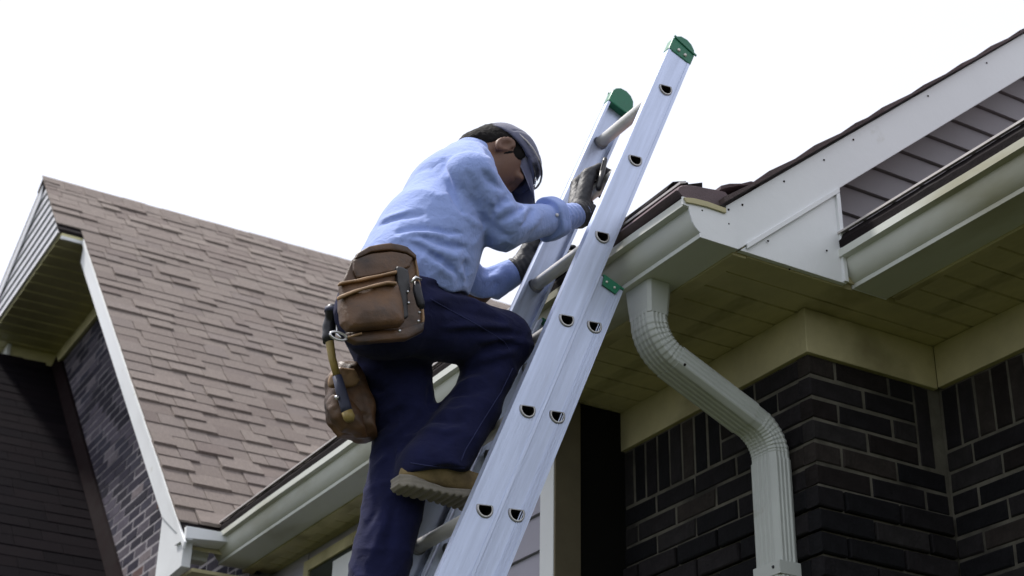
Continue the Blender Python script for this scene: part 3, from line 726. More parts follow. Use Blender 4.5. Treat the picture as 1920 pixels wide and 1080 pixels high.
def rung(t, nc):
    m = MB(); o = dshape(RR*.985); i_ = dshape(RR*.90)
    ya, yb = YL-.0035+(.013 if nc else 0), YF+.0035
    A = [LP(t+b, nc+a, ya) for a, b in o]; B = [LP(t+b, nc+a, yb) for a, b in o]; A2 = [LP(t+b, nc+a, ya) for a, b in i_]; B2 = [LP(t+b, nc+a, yb) for a, b in i_]
    n = ND
    m.add(A+B+B2+A2, [(k*n+i, k*n+(i+1) % n, ((k+1) % 4)*n+(i+1) % n, ((k+1) % 4)*n+i) for k in range(4) for i in range(n)])
    for yd in (YL+.16, YF-.16):                 # added disc that blocks sky light through the tube
        m.add([LP(t+b, nc+a, yd) for a, b in dshape(RR*.95)], [tuple(range(ND))])
    r = m.build('rung', M['alu_rung'], lad, smooth='angle'); r.data.materials.append(M['alu_tube_shade'])
    for p_ in r.data.polygons:               # darker metal inside, shade of the hollow put into the colour
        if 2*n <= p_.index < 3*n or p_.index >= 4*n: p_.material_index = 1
    for yy, sg in ((YL+(.013 if nc else 0), -1), (YF, 1)):         # swaged rim outside the web, collar inside it
        prf = ((1.005, sg*.004), (1.09, sg*.0042), (1.19, sg*.0005), (1.19, -sg*.003), (1.17, -sg*.013), (1.02, -sg*.015))
        fe = MB(); fe.loft([[LP(t+b, nc+a, yy+d) for a, b in dshape(RR*q)] for q, d in prf], True, False)
        fe.build('ferrule', M['ferrule'], r, smooth=True)
    for q in (-.009, -.003, .003, .009):
        tl = math.radians(27); bx, by = q*math.cos(tl)-(.42*RR+.0004)*math.sin(tl), q*math.sin(tl)+(.42*RR+.0004)*math.cos(tl)
        MB().tube([LP(t+by, nc+bx, YL+.016), LP(t+by, nc+bx, YF-.016)], .0012, 6).build('tread_ridge', M['alu_rung'], r, smooth=True)
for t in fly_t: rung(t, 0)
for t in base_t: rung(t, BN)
# green caps: rounded block on top of each fly rail, flat clips on the base rails
def cap(yo, inward):
    m = MB(); rings = []
    prof = [(-FH-.002, -.048), (-FH-.002, .0), (-FH+.006, .018), (-FH+.02, .031), (.002, .036), (.022, .030), (FH-.004, .016), (FH+.003, -.004), (FH+.003, -.048)]
    for y in (yo-.0035*inward, yo+.030*inward):
        rings.append([LP(FT1+b, a, y) for a, b in prof])
    m.loft(rings)
    o = m.build('end_cap', M['green'], lad, bevel=.004)
    rb = MB()
    rb.loft([[LP(FT1+b, a, y) for a, b in ((-FH-.003, .006), (FH+.008, -.006), (FH+.008, .002), (-FH-.003, .014))] for y in (yo-.0075*inward, yo-.0035*inward)])
    rb.build('cap_ridge', M['green'], o, bevel=.0015)
    for q in (-.012, .014):
        MB().tube([LP(FT1-.030, q, yo-.0035*inward), LP(FT1-.030, q, yo-.0085*inward)], [.0065, .0045], 10).build('rivet', M['alu_rung'], o, smooth=True)
cap(YL, 1); cap(YF, -1)
def clip(yo, inward):
    m = MB()
    m.hexa([LP(BT1-.028, BN-BHW+.012, yo-.006*inward), LP(BT1-.028, BN+BHW-.018, yo-.006*inward), LP(BT1-.028, BN+BHW-.018, yo-.0018*inward), LP(BT1-.028, BN-BHW+.012, yo-.0018*inward), LP(BT1+.006, BN-BHW+.006, yo-.006*inward), LP(BT1+.006, BN+BHW-.010, yo-.006*inward), LP(BT1+.006, BN+BHW-.010, yo-.0018*inward), LP(BT1+.006, BN-BHW+.006, yo-.0018*inward)])
    m.hexa([LP(BT1+.0005, BN-BHW+.004, yo-.0055*inward), LP(BT1+.0005, BN+BHW, yo-.0055*inward), LP(BT1+.0005, BN+BHW, yo+.028*inward), LP(BT1+.0005, BN-BHW+.004, yo+.028*inward), LP(BT1+.0075, BN-BHW+.004, yo-.0055*inward), LP(BT1+.0075, BN+BHW, yo-.0055*inward), LP(BT1+.0075, BN+BHW, yo+.028*inward), LP(BT1+.0075, BN-BHW+.004, yo+.028*inward)])
    o = m.build('end_cap', M['green'], lad, bevel=.0012)
    for q in (-.018, .010):
        MB().tube([LP(BT1-.012, BN+q, yo-.006*inward), LP(BT1-.012, BN+q, yo-.009*inward)], [.0042, .003], 10).build('rivet', M['alu_rung'], o, smooth=True)
clip(YL+.013, 1); clip(YF, -1)
for yy in (YL+.014, YF-.014):
    MB().box(LP(tb0, BN, 0)[0]-.05, LP(tb0, BN, 0)[0]+.06, yy-.03, yy+.03, GZ-.018, GZ+.012).build('foot', M['black_plastic'], lad, bevel=.004)

# ================================================================== signed-distance modelling for soft shapes
def v3(*a): return np.array(a, float)
def seg(P, a, b, ra, rb, ky=1.0):
    """distance to a tapered rod a-b; ky > 1 widens it along Y"""
    a = np.asarray(a, float); b = np.asarray(b, float); ab = b-a
    t = np.clip(((P-a)@ab)/max(ab@ab, 1e-12), 0, 1)
    q = P-(a+t[:, None]*ab)
    if ky != 1.0: q = q*np.array([1, 1/ky, 1])
    return np.linalg.norm(q, axis=1)-(ra+(rb-ra)*t)
def ell(P, c, R3, r):
    """ellipsoid: c centre, R3 rows = local axes, r radii"""
    q = (P-c)@np.asarray(R3).T; k0 = np.linalg.norm(q/r, axis=1); k1 = np.linalg.norm(q/(np.asarray(r)**2), axis=1)
    return k0*(k0-1)/np.maximum(k1, 1e-9)
def smin(a, b, k):
    h = np.clip(.5+.5*(b-a)/k, 0, 1); return b+(a-b)*h-k*h*(1-h)
def smax(a, b, k): return -smin(-a, -b, k)
def union(ds, k):
    d = ds[0]
    for e in ds[1:]: d = smin(d, e, k)
    return d
def polydist(P2, poly):
    """2-D signed distance to a polygon"""
    poly = np.asarray(poly, float); d = np.full(len(P2), 1e9); inside = np.zeros(len(P2), bool)
    n = len(poly)
    for i in range(n):
        a = poly[i]; b = poly[(i+1) % n]; ab = b-a; t = np.clip(((P2-a)@ab)/(ab@ab), 0, 1)
        d = np.minimum(d, np.linalg.norm(P2-(a+t[:, None]*ab), axis=1))
        c = ((a[1] > P2[:, 1]) != (b[1] > P2[:, 1])); x = (b[0]-a[0])*(P2[:, 1]-a[1])/(b[1]-a[1]+1e-12)+a[0]
        inside ^= c & (P2[:, 0] < x)
    return np.where(inside, -d, d)
def slab(d2, dy, h, r):
    """round-edged plate: outline distance d2, half thickness h, edge radius r"""
    a = np.maximum(d2+r, 0); b = np.maximum(np.abs(dy)-h+r, 0)
    return np.minimum(np.maximum(d2+r, np.abs(dy)-h+r), 0)+np.sqrt(a*a+b*b)-r
def polyline_d(P, pts):
    d = np.full(len(P), 1e9)
    for a, b in zip(pts[:-1], pts[1:]): d = np.minimum(d, seg(P, a, b, 0, 0))
    return d
def nets(f, lo, hi, h):
    """surface nets over the box lo..hi with cell h"""
    lo = np.asarray(lo, float); hi = np.asarray(hi, float); B = 12
    n = (np.ceil((hi-lo)/h/B).astype(int))*B+1
    V = np.full(n, 1.0, np.float32)
    nb = (n-1)//B
    g = np.stack(np.meshgrid(*[np.arange(k) for k in nb], indexing='ij'), -1).reshape(-1, 3)
    cen = lo+(g*B+B/2)*h; dc = f(cen); rad = B*h*.8661*1.25+.012
    act = np.abs(dc) < rad
    for gi in g[(~act) & (dc < 0)]:
        s0 = gi*B; V[s0[0]:s0[0]+B+1, s0[1]:s0[1]+B+1, s0[2]:s0[2]+B+1] = -1
    loc = np.stack(np.meshgrid(*[np.arange(B+1)]*3, indexing='ij'), -1).reshape(-1, 3)
    ga = g[act]
    for k in range(0, len(ga), 200):
        gb = ga[k:k+200]; idx = (gb[:, None, :]*B+loc[None]).reshape(-1, 3)
        V[idx[:, 0], idx[:, 1], idx[:, 2]] = f(lo+idx*h)
    I = V < 0
    c = np.zeros(n-1, np.int8)
    offs = [(a, b, d) for a in (0, 1) for b in (0, 1) for d in (0, 1)]
    sl_ = lambda o: tuple(slice(o[k], n[k]-1+o[k]) for k in range(3))
    for o in offs: c += I[sl_(o)]
    actc = (c > 0) & (c < 8); ids = np.full(n-1, -1, np.int64); cells = np.argwhere(actc); ids[actc] = np.arange(len(cells))
    pos = np.zeros((len(cells), 3)); cnt = np.zeros(len(cells))
    for a in offs:
        for ax in range(3):
            if a[ax]: continue
            b = list(a); b[ax] = 1
            va = V[tuple((cells+a).T)]; vb = V[tuple((cells+b).T)]; m = (va < 0) != (vb < 0)
            t = np.zeros(len(cells)); t[m] = va[m]/(va[m]-vb[m])
            p = np.array(a, float)+np.outer(t, np.array(b, float)-np.array(a, float)); pos[m] += p[m]; cnt[m] += 1
    verts = lo+(cells+pos/cnt[:, None])*h
    faces = []
    for ax in range(3):
        b, d = [(1, 2), (2, 0), (0, 1)][ax]
        s0 = [slice(None)]*3; s1 = [slice(None)]*3; s0[ax] = slice(0, -1); s1[ax] = slice(1, None)
        A = I[tuple(s0)]; Bq = I[tuple(s1)]
        e = np.argwhere(A != Bq); ok = (e[:, b] > 0) & (e[:, d] > 0) & (e[:, b] < n[b]-1) & (e[:, d] < n[d]-1); e = e[ok]
        fl = A[tuple(e.T)]
        def cid(db, dd):
            q = e.copy(); q[:, b] -= db; q[:, d] -= dd; return ids[tuple(q.T)]
        F_ = np.stack([cid(0, 0), cid(1, 0), cid(1, 1), cid(0, 1)], 1); F_[~fl] = F_[~fl][:, ::-1]; faces.append(F_)
    F_ = np.concatenate(faces); return verts, F_
def soft(name, f, lo, hi, h, m, parent=None, post=None, label=None):
    V_, F_ = nets(f, lo, hi, h)
    if post is not None: V_ = post(V_)
    me = bpy.data.meshes.new(name)
    me.vertices.add(len(V_)); me.vertices.foreach_set('co', V_.astype(np.float32).ravel())
    me.loops.add(F_.size); me.loops.foreach_set('vertex_index', F_[:, ::-1].astype(np.int32).ravel())
    me.polygons.add(len(F_)); me.polygons.foreach_set('loop_start', np.arange(0, F_.size, 4, dtype=np.int32)); me.polygons.foreach_set('loop_total', np.full(len(F_), 4, np.int32))
    me.update(calc_edges=True); me.validate(); me.polygons.foreach_set('use_smooth', [True]*len(me.polygons)); me.materials.append(m)
    o = bpy.data.objects.new(name, me); COL.objects.link(o)
    if parent: setp(o, parent)
    if label: o['label'] = label
    return o
def bounds(pts, pad):
    a = np.array(pts); return a.min(0)-pad, a.max(0)+pad
def hit(f, px, py, t0=3.0, t1=6.0):
    """first point of a soft shape on the sight line of a photo point"""
    d = ray(px, py); d = d/np.linalg.norm(d); t = t0
    for _ in range(120):
        e = float(f((d*t)[None])[0])
        if e < .0006: return d*t
        t += max(e*.8, .0006)
        if t > t1: break
    return None
def ridge(P, k, ph, st=(1, 1, 1)):
    """sharp-edged wrinkles in 0..1"""
    return (1-np.abs(wob(P*np.asarray(st), k, ph))*1.6).clip(0, 1)**2
def wob(P, k, ph):
    """smooth pseudo-noise in -1..1"""
    a = P@np.array([k, .63*k, -.41*k])+ph; b = P@np.array([-.52*k, k*.9, .7*k])+1.7*ph; c = P@np.array([.35*k, -.8*k, k])+2.3*ph
    return (np.sin(a+1.3*np.sin(b))+np.sin(b+1.1*np.sin(c))+np.sin(c+.9*np.sin(a)))/3
class Folds:
    def __init__(s, base): s.base = base; s.items = []
    def add(s, pix, amp, width, t0=3.0):
        """fold following photo points on the surface: amp > 0 raised, < 0 creased; width in metres"""
        pts = [hit(s.base, x, y, t0) for x, y in pix]; pts = [p for p in pts if p is not None]
        if len(pts) > 1:
            # keep only neighbours that stay close (points on another limb are dropped)
            q = [pts[0]]
            for p in pts[1:]:
                if np.linalg.norm(p-q[-1]) < .17: q.append(p)
            if len(q) > 1 and np.linalg.norm(q[-1]-q[0]) > .045: s.items.append((np.array(q), amp*(2.5 if amp < 0 else 1.8), width*(.75 if amp < 0 else .85)))
    def pts(s, pts, amp, width): s.items.append((np.array(pts, float), amp, width))
    def __call__(s, P):
        d = np.zeros(len(P))
        for pl, amp, wd in s.items:
            lo, hi = pl.min(0)-3*wd, pl.max(0)+3*wd
            m = np.all((P > lo) & (P < hi), axis=1)
            if m.any():
                # taper at both ends
                Q = P[m]; e = polyline_d(Q, pl); L_ = np.linalg.norm(pl[-1]-pl[0])+1e-6
                ends = np.minimum(np.linalg.norm(Q-pl[0], axis=1), np.linalg.norm(Q-pl[-1], axis=1))/(.28*L_)
                d[m] += amp*np.exp(-(e/wd)**(1.15 if amp < 0 else 1.6))*np.clip(ends, 0, 1)
        return d

# ================================================================== the climber
YM = 3.43
HC = U(924, 303, YM)                        # head centre
hf = v3(.50, -.06, -.86); hf /= np.linalg.norm(hf)         # where the face looks
hs = v3(.05, -1, 0); hs -= hf*(hs@hf); hs /= np.linalg.norm(hs)   # towards the right ear
hu = np.cross(hs, hf); hu = hu if hu[0] > 0 else -hu                 # crown
HA = np.stack([hf, hu, hs])
def Hd(f_, u_, s_): return HC+hf*f_+hu*u_+hs*s_
NB = U(868, 318, YM)                        # base of the neck
RSH = U(880, 334, 3.275); LSH = v3(RSH[0]+.01, 3.60, RSH[2]+.03)
REL = U(944, 424, 3.30); RWR = U(1084, 403, 3.395)
LEL = U(893, 548, 3.74); LWR = U(972, 506, 3.675)
PEL = U(735, 565, YM+.01)
RHP = U(722, 580, 3.345); LHP = U(722, 585, 3.53)
RKN = U(940, 640, 3.415); RAN = U(812, 868, 3.395)
RCF = U(888, 765, 3.405)
LKN = U(762, 825, 3.53); LAN = U(704, 1110, 3.53)
CH1 = U(838, 372, YM); CH0 = U(785, 478, YM); WST = U(762, 530, YM)

def head_sdf(P):
    cran = ell(P, Hd(-.008, .028, 0), HA, np.array([.096, .094, .077]))
    face = ell(P, Hd(.022, -.030, 0), HA, np.array([.076, .098, .066]))
    jaw = ell(P, Hd(.035, -.088, 0), HA, np.array([.050, .036, .048]))
    d = union([cran, face, jaw], .03)
    d = smin(d, seg(P, Hd(.085, .012, 0), Hd(.112, -.030, 0), .010, .015), .014)      # nose
    d = smin(d, seg(P, Hd(.086, .022, .045), Hd(.086, .022, -.045), .013, .013), .016)  # brow
    d = smin(d, seg(P, Hd(.082, -.068, .020), Hd(.082, -.068, -.020), .009, .009), .012)  # lips
    d = np.maximum(d, -(seg(P, Hd(.094, -.067, .022), Hd(.094, -.067, -.022), .0035, .0035)))
    for sg in (1, -1):
        d = smax(d, -ell(P, Hd(.098, .000, sg*.033), HA, np.array([.012, .011, .016])), .012)   # eye socket
        d = smin(d, ell(P, Hd(.079, .000, sg*.033), HA, np.array([.011, .010, .012])), .003)
        # ear: rim, bowl and lobe
        e = ell(P, Hd(-.012, -.004, sg*.079), HA, np.array([.021, .034, .011]))
        e = smax(e, -ell(P, Hd(-.006, .000, sg*.089), HA, np.array([.012, .021, .010])), .005)
        rim = np.full(len(P), 1e9)
        for k in range(9):
            a0, a1 = math.radians(-105+27*k), math.radians(-105+27*(k+1))
            pa = Hd(-.010-.019*math.cos(a0), .031*math.sin(a0), sg*.086); pb = Hd(-.010-.019*math.cos(a1), .031*math.sin(a1), sg*.086)
            rim = np.minimum(rim, seg(P, pa, pb, .0045, .0045))
        e = smin(e, rim, .004); e = smin(e, ell(P, Hd(-.004, -.032, sg*.081), HA, np.array([.009, .011, .007])), .006)
        d = smin(d, e, .005)
    return d
def body_sdf(P):
    d = np.linalg.norm(P-HC, axis=1)-.10
    m = d < .12
    if m.any(): d[m] = head_sdf(P[m])
    neck = seg(P, Hd(-.03, -.035, 0), NB, .056, .062)
    d = smin(d, neck, .025)
    tor = union([seg(P, NB, CH1, .06, .085, 1.5), seg(P, CH1, CH0, .095, .09, 1.35), seg(P, CH0, WST, .09, .09, 1.3), seg(P, WST, PEL, .085, .085, 1.4)], .05)
    d = smin(d, tor, .04)
    for (a, b, c, w_) in ((RSH, REL, RWR, 1), (LSH, LEL, LWR, 1)):
        d = smin(d, seg(P, a, b, .048, .038), .04); d = smin(d, seg(P, b, c, .038, .026), .02)
    for (a, b, c) in ((RHP, RKN, RAN), (LHP, LKN, LAN)):
        d = smin(d, seg(P, a, b, .075, .052), .04); d = smin(d, seg(P, b, c, .052, .036), .02)
    return d
lo, hi = bounds([HC+.15, HC-.15, RWR, LWR, RAN, LAN, RHP-.1, LEL, REL, WST-.12, PEL-.12], .06)
person = soft('person', body_sdf, lo, hi, .006, M['skin'])
tag(person, 'man in blue shirt, navy trousers and cap climbing the ladder with bowed head', 'person')

# ---- hair
def hair_sdf(P):
    d = union([ell(P, Hd(-.010, .026, 0), HA, np.array([.104, .096, .083])), ell(P, Hd(-.055, -.045, 0), HA, np.array([.046, .050, .060]))], .03)
    q = (P-HC)@HA.T
    d = smax(d, q[:, 0]-(-.030+1.0*np.maximum(q[:, 1]-.02, 0)), .008)               # behind the ears, reaching forward above them
    d = smax(d, -(q[:, 1]+.092), .012)
    d = smax(d, q[:, 1]-.095, .01)
    side = ell(P, Hd(.016, .040, .067), HA, np.array([.026, .030, .012]))
    side = np.minimum(side, ell(P, Hd(.016, .040, -.067), HA, np.array([.026, .030, .012])))
    side = np.minimum(side, ell(P, Hd(.012, .004, .072), HA, np.array([.007, .022, .006])))
    d = smin(d, side, .01)
    return d+.0012*wob(P, 300, 1.0)+.0010*wob(P, 600, 2.0)
soft('hair', hair_sdf, *bounds([HC], .15), .004, M['hair'], person, label='short black hair')

# ---- cap
def cap_sdf(P):
    q = (P-HC)@HA.T
    d = ell(P, Hd(-.002, .036, 0), HA, np.array([.111, .120, .091]))
    d = smin(d, ell(P, Hd(.045, .068, 0), HA, np.array([.060, .070, .068])), .03)
    pl = (.046+.34*np.minimum(q[:, 0], .05))-q[:, 1]-.0
    d = smax(d, pl, .004)
    inner = ell(P, Hd(-.004, .028, 0), HA, np.array([.102, .104, .084]))
    d = smax(d, -inner, .003)
    ang = np.arctan2(q[:, 2], q[:, 0])
    seam = np.exp(-((np.sin(ang*3))/.10)**2)*.0016
    return d+seam*(q[:, 1] > .05)+.0012*wob(P, 70, 1.0)
cap_o = soft('cap', cap_sdf, *bounds([HC+hu*.03], .16), .004, M['cap'], person, label='navy baseball cap with the bill pulled down')
def bill():
    m = MB(); top = []; bot = []
    nu, nv = 15, 9
    for j in range(nv):
        f = j/(nv-1)*1.3-.3; r1 = []; r2 = []
        for i in range(nu):
            a = -1+2*i/(nu-1)
            s_ = a*(.074-.010*f*abs(f)); ext = .082*(1-abs(a)**3.6)*f
            base = .096*math.sqrt(max(0, 1-(a*.955)**2))
            fo = base+ext; arch = .016*(1-a*a)
            u_ = .062+arch-.012*f*abs(f)-.016*f
            r1.append(Hd(fo, u_, s_)); r2.append(Hd(fo-.001, u_-.004, s_))
        top.append(r1); bot.append(r2)
    rings = [top[j]+bot[j][::-1] for j in range(nv)]
    m.loft(rings)
    return m.build('bill', M['cap'], cap_o, smooth=True)
bill()

# ---- safety glasses pushed up on the cap
GU = lambda f_: .056+.052*(f_+.06)/.17
gl = MB(); pth = []
for i in range(17):
    a = math.radians(-128+256*i/16); f_ = .008+.102*math.cos(a); pth.append(Hd(f_, GU(f_), .0905*math.sin(a)))
gl.tube(pth, .0026, 8)
glo = gl.build('safety_glasses', M['drip'], person, smooth=True, label='clear safety glasses resting on the cap')
ln = MB(); rings = []
for k in range(4):
    f = k/3; ro_ = []; ri_ = []
    for i in range(13):
        a = math.radians(-60+120*i/12); f_ = .010+(.104+.004*f)*math.cos(a)
        ro_.append(Hd(f_, GU(f_)-.034*f, .094*math.sin(a))); ri_.append(Hd(f_-.0012, GU(f_)-.034*f, .0928*math.sin(a)))
    rings.append(ro_+ri_[::-1])
ln.loft(rings); ln.build('lens', M['lens'], glo, smooth=True)

# ---- shirt
CUF = REL+(RWR-REL)*.61
def shirt_base(P):
    tor = union([seg(P, U(866, 322, YM), U(845, 362, YM), 0.078, .108, 1.5), seg(P, U(847, 366, YM), U(803, 452, YM), .116, .132, 1.34),
                 seg(P, U(800, 452, YM), U(775, 515, YM), .135, .142, 1.2), seg(P, U(775, 515, YM), U(768, 545, YM), .142, .138, 1.2)], .05)
    d = tor
    d = smin(d, seg(P, U(882, 306, YM), U(866, 322, YM), .066, .072), .02)             # collar stand
    ra = union([seg(P, RSH, REL, .074, .063), seg(P, REL, CUF-(RWR-REL)/np.linalg.norm(RWR-REL)*.038, .063, .046)], .018)
    la = union([seg(P, LSH, LEL, .078, .058), seg(P, LEL, LEL+(LWR-LEL)*.80, .054, .043)], .02)
    d = smin(d, ra, .012); d = smin(d, la, .02)
    return d
FS = Folds(shirt_base)
c3_ = lambda L_: [(600+x*.3148, 220+y*.3148) for x, y in L_]
# armhole seam, then pulls across the back, waist and sleeve
FS.add(c3_([(740, 225), (742, 280), (758, 350), (786, 450), (826, 540), (880, 610)]), -.009, .008)
FS.add(c3_([(768, 250), (772, 300), (785, 340), (815, 440), (860, 530)]), .004, .010)
FS.add(c3_([(340, 650), (420, 610), (520, 585), (640, 575)]), -.007, .010); FS.add(c3_([(350, 628), (440, 588), (540, 562)]), .005, .012)
FS.add(c3_([(430, 700), (540, 660), (650, 665), (760, 690), (860, 690)]), -.008, .010); FS.add(c3_([(440, 720), (560, 690), (700, 700), (820, 720)]), .006, .010)
FS.add(c3_([(560, 690), (680, 740), (780, 770), (890, 780)]), -.007, .011); FS.add(c3_([(600, 760), (700, 800), (800, 830), (900, 845)]), .007, .012)
FS.add(c3_([(520, 735), (640, 800), (740, 870), (830, 950)]), -.008, .011); FS.add(c3_([(640, 850), (720, 900), (800, 960)]), .006, .010)
FS.add(c3_([(850, 850), (880, 890), (870, 960)]), -.008, .010); FS.add(c3_([(830, 900), (850, 940), (860, 980)]), .006, .010)
FS.add(c3_([(800, 460), (700, 470), (600, 440), (500, 450)]), .004, .02); FS.add(c3_([(560, 330), (640, 300), (720, 300)]), -.003, .02)
FS.add(c3_([(890, 160), (960, 200), (1010, 260), (1040, 330)]), .005, .014)
FS.add(c3_([(970, 230), (1000, 310), (1060, 360), (1120, 400), (1165, 470)]), .007, .012); FS.add(c3_([(950, 300), (1000, 370), (1060, 410), (1110, 440)]), -.007, .010)
FS.add(c3_([(1040, 560), (1080, 510), (1130, 480), (1190, 480)]), -.010, .010); FS.add(c3_([(1035, 590), (1100, 545), (1160, 520), (1215, 500)]), .008, .009)
FS.add(c3_([(1045, 620), (1110, 600), (1170, 570), (1220, 540)]), -.008, .009); FS.add(c3_([(1150, 620), (1210, 570), (1250, 520)]), .007, .009)
FS.add(c3_([(1180, 660), (1240, 600), (1280, 540), (1300, 510)]), -.007, .009); FS.add(c3_([(1230, 680), (1290, 620), (1320, 560)]), .006, .010)
FS.add(c3_([(1020, 500), (1025, 560), (1030, 640)]), -.005, .010); FS.add(c3_([(960, 560), (990, 620), (1060, 680), (1150, 710)]), -.005, .014)
FS.add(c3_([(840, 570), (900, 620), (980, 660)]), .006, .012); FS.add(c3_([(800, 250), (830, 330), (850, 430), (880, 520)]), .004, .016)
FS.add(c3_([(870, 300), (910, 400), (950, 480)]), -.004, .016); FS.add(c3_([(1000, 450), (1030, 520), (1020, 580)]), .005, .012)
FS.add(c3_([(960, 940), (1040, 900), (1080, 890)]), -.006, .010, 3.2); FS.add(c3_([(950, 980), (1030, 950), (1090, 960)]), .006, .011, 3.2); FS.add(c3_([(1040, 880), (1060, 930), (1070, 1000)]), -.007, .009, 3.2); FS.add(c3_([(1110, 870), (1130, 920), (1140, 980)]), .006, .009, 3.2)
FS.add([(772, 330), (800, 316), (833, 300), (868, 290)], -.0016, .004); FS.add([(905, 300), (925, 330), (940, 365)], .004, .012)
def shirt_sdf(P):
    el = np.exp(-(np.linalg.norm(P-REL, axis=1)/.10)**2)+np.exp(-(np.linalg.norm(P-LEL, axis=1)/.10)**2)+.8*np.exp(-((P[:, 2]-1.95)/.09)**2)
    d = shirt_base(P)-FS(P)-.0013*wob(P, 42, .3)-(.0008+.0046*np.clip(el, 0, 1))*ridge(P, 30, .7, (1.3, .8, 1.0))-(.0004+.0018*np.clip(el, 0, 1))*ridge(P, 62, 2.1)
    ax = (RWR-REL)/np.linalg.norm(RWR-REL)
    # rolled cuff: a lumpy ring, then the tight undersleeve
    e1 = np.cross(ax, v3(0, 1, 0)); e1 /= np.linalg.norm(e1); e2 = np.cross(ax, e1)
    q = P-CUF; t = q@ax; th = np.arctan2(q@e2, q@e1); rr = np.linalg.norm(q-np.outer(t, ax), axis=1)
    lump = .003*np.sin(2*th+.6)+.0025*np.sin(5*th+1)
    cuff = np.sqrt(np.maximum(np.abs(t-.004-.005*np.sin(3*th))-.017, 0)**2+np.maximum(np.abs(rr-.0495-lump)-.006, 0)**2)-.0055
    d = smin(d, cuff, .005)
    und = seg(P, CUF-ax*.02, RWR+ax*.012, .040, .036)-.0016*np.sin(t*330+2*np.sin(th*2))
    d = smin(d, und, .003)
    und2 = seg(P, LEL+(LWR-LEL)*.7, LWR, .045, .037)-.002*wob(P, 150, 2)
    d = smin(d, und2, .006)
    # collar leaf
    cl = seg(P, U(884, 303, YM), U(874, 312, YM), .072, .079); cl = np.maximum(cl, -(seg(P, U(889, 299, YM), U(872, 315, YM), .060, .066)))
    d = smin(d, cl, .004)
    # hem above the belt
    hem = -(P[:, 2]-(1.868+.05*(P[:, 0]-1.6)+.55*(P[:, 1]-3.30)-.006*np.sin(P[:, 0]*60)))
    d = smax(d, hem, .006)
    return d
lo, hi = bounds([U(640, 500, YM), NB, RWR, LWR, LEL, REL, v3(1.5, 3.1, 1.76), HC], .10)
shirt = soft('shirt', shirt_sdf, lo, hi, .0042, M['shirt'], person, label='light blue long-sleeved work shirt')
# collar band and buttons are small parts
for k, t_ in enumerate((.0,)):
    cpos = CUF+v3(-.01, -.052, -.015)
    MB().tube([cpos, cpos+v3(0, -.004, 0)], [.0055, .005], 12).build('button', M['siding_light'], shirt, smooth=True)

# ---- trousers
def right_leg(P):
    return union([seg(P, RHP+v3(.02, 0, .0), RKN, .112, .084), seg(P, RKN, RCF, .077, .068), seg(P, RCF, RAN+v3(-.004, 0, -.02), .068, .090)], .03)
def trouser_parts(P):
    pel = union([seg(P, U(752, 520, YM-.06), U(752, 520, YM+.06), .122, .122), seg(P, U(712, 585, YM-.07), U(715, 585, YM+.07), .120, .120)], .06)
    ll = union([seg(P, LHP, LKN, .112, .090), seg(P, LKN, LAN, .086, .077)], .03)
    return pel, ll
def trouser_base(P):
    pel, ll = trouser_parts(P)
    return smin(smin(pel, right_leg(P), .04), ll, .045)
FT = Folds(trouser_base)
c4_ = lambda L_: [(600+x*.389, 440+y*.389) for x, y in L_]
for L_, a_, w_ in (
    ([(520, 200), (620, 215), (720, 250), (830, 300)], .006, .010), ([(510, 240), (640, 260), (760, 300)], -.006, .010),
    ([(500, 320), (620, 300), (740, 320), (860, 370)], .006, .011), ([(510, 370), (640, 360), (780, 390), (900, 420)], -.006, .011),
    ([(560, 450), (700, 440), (830, 440), (960, 450)], .007, .010), ([(600, 480), (740, 470), (880, 470), (1000, 490)], -.009, .009),
    ([(760, 520), (860, 500), (960, 500)], .007, .010), ([(760, 560), (860, 530), (980, 540)], -.007, .010),
    ([(700, 640), (780, 600), (860, 570), (960, 570)], .008, .010), ([(690, 680), (790, 640), (880, 620)], -.008, .010),
    ([(640, 740), (720, 700), (800, 690)], .006, .011), ([(620, 780), (720, 760), (830, 730)], -.006, .012),
    ([(560, 860), (650, 850), (760, 830)], .005, .012), ([(520, 900), (620, 900), (720, 900)], -.006, .012), ([(500, 940), (600, 950), (690, 930)], .006, .010),
    ([(170, 680), (230, 740), (330, 760)], -.007, .010), ([(180, 640), (260, 690), (340, 700)], .006, .011),
    ([(210, 760), (280, 780), (360, 740)], .006, .010), ([(550, 640), (540, 720), (520, 840)], -.006, .010),
    ([(230, 930), (300, 860), (380, 800), (440, 740)], .008, .011), ([(240, 980), (330, 900), (420, 830)], -.007, .010), ([(250, 1060), (330, 980), (430, 900)], .006, .012),
    ): FT.add(c4_(L_), a_, w_)
for L_, a_, w_ in (([(668, 980), (690, 950), (705, 930)], .008, .009), ([(655, 1030), (685, 990), (705, 955), (700, 930)], -.009, .009), ([(672, 905), (700, 880), (730, 850)], .006, .010), ([(690, 1060), (710, 1010), (730, 960)], .006, .011), ([(720, 1070), (735, 1000), (740, 940)], -.006, .010)):
    FT.add(L_, a_, w_)
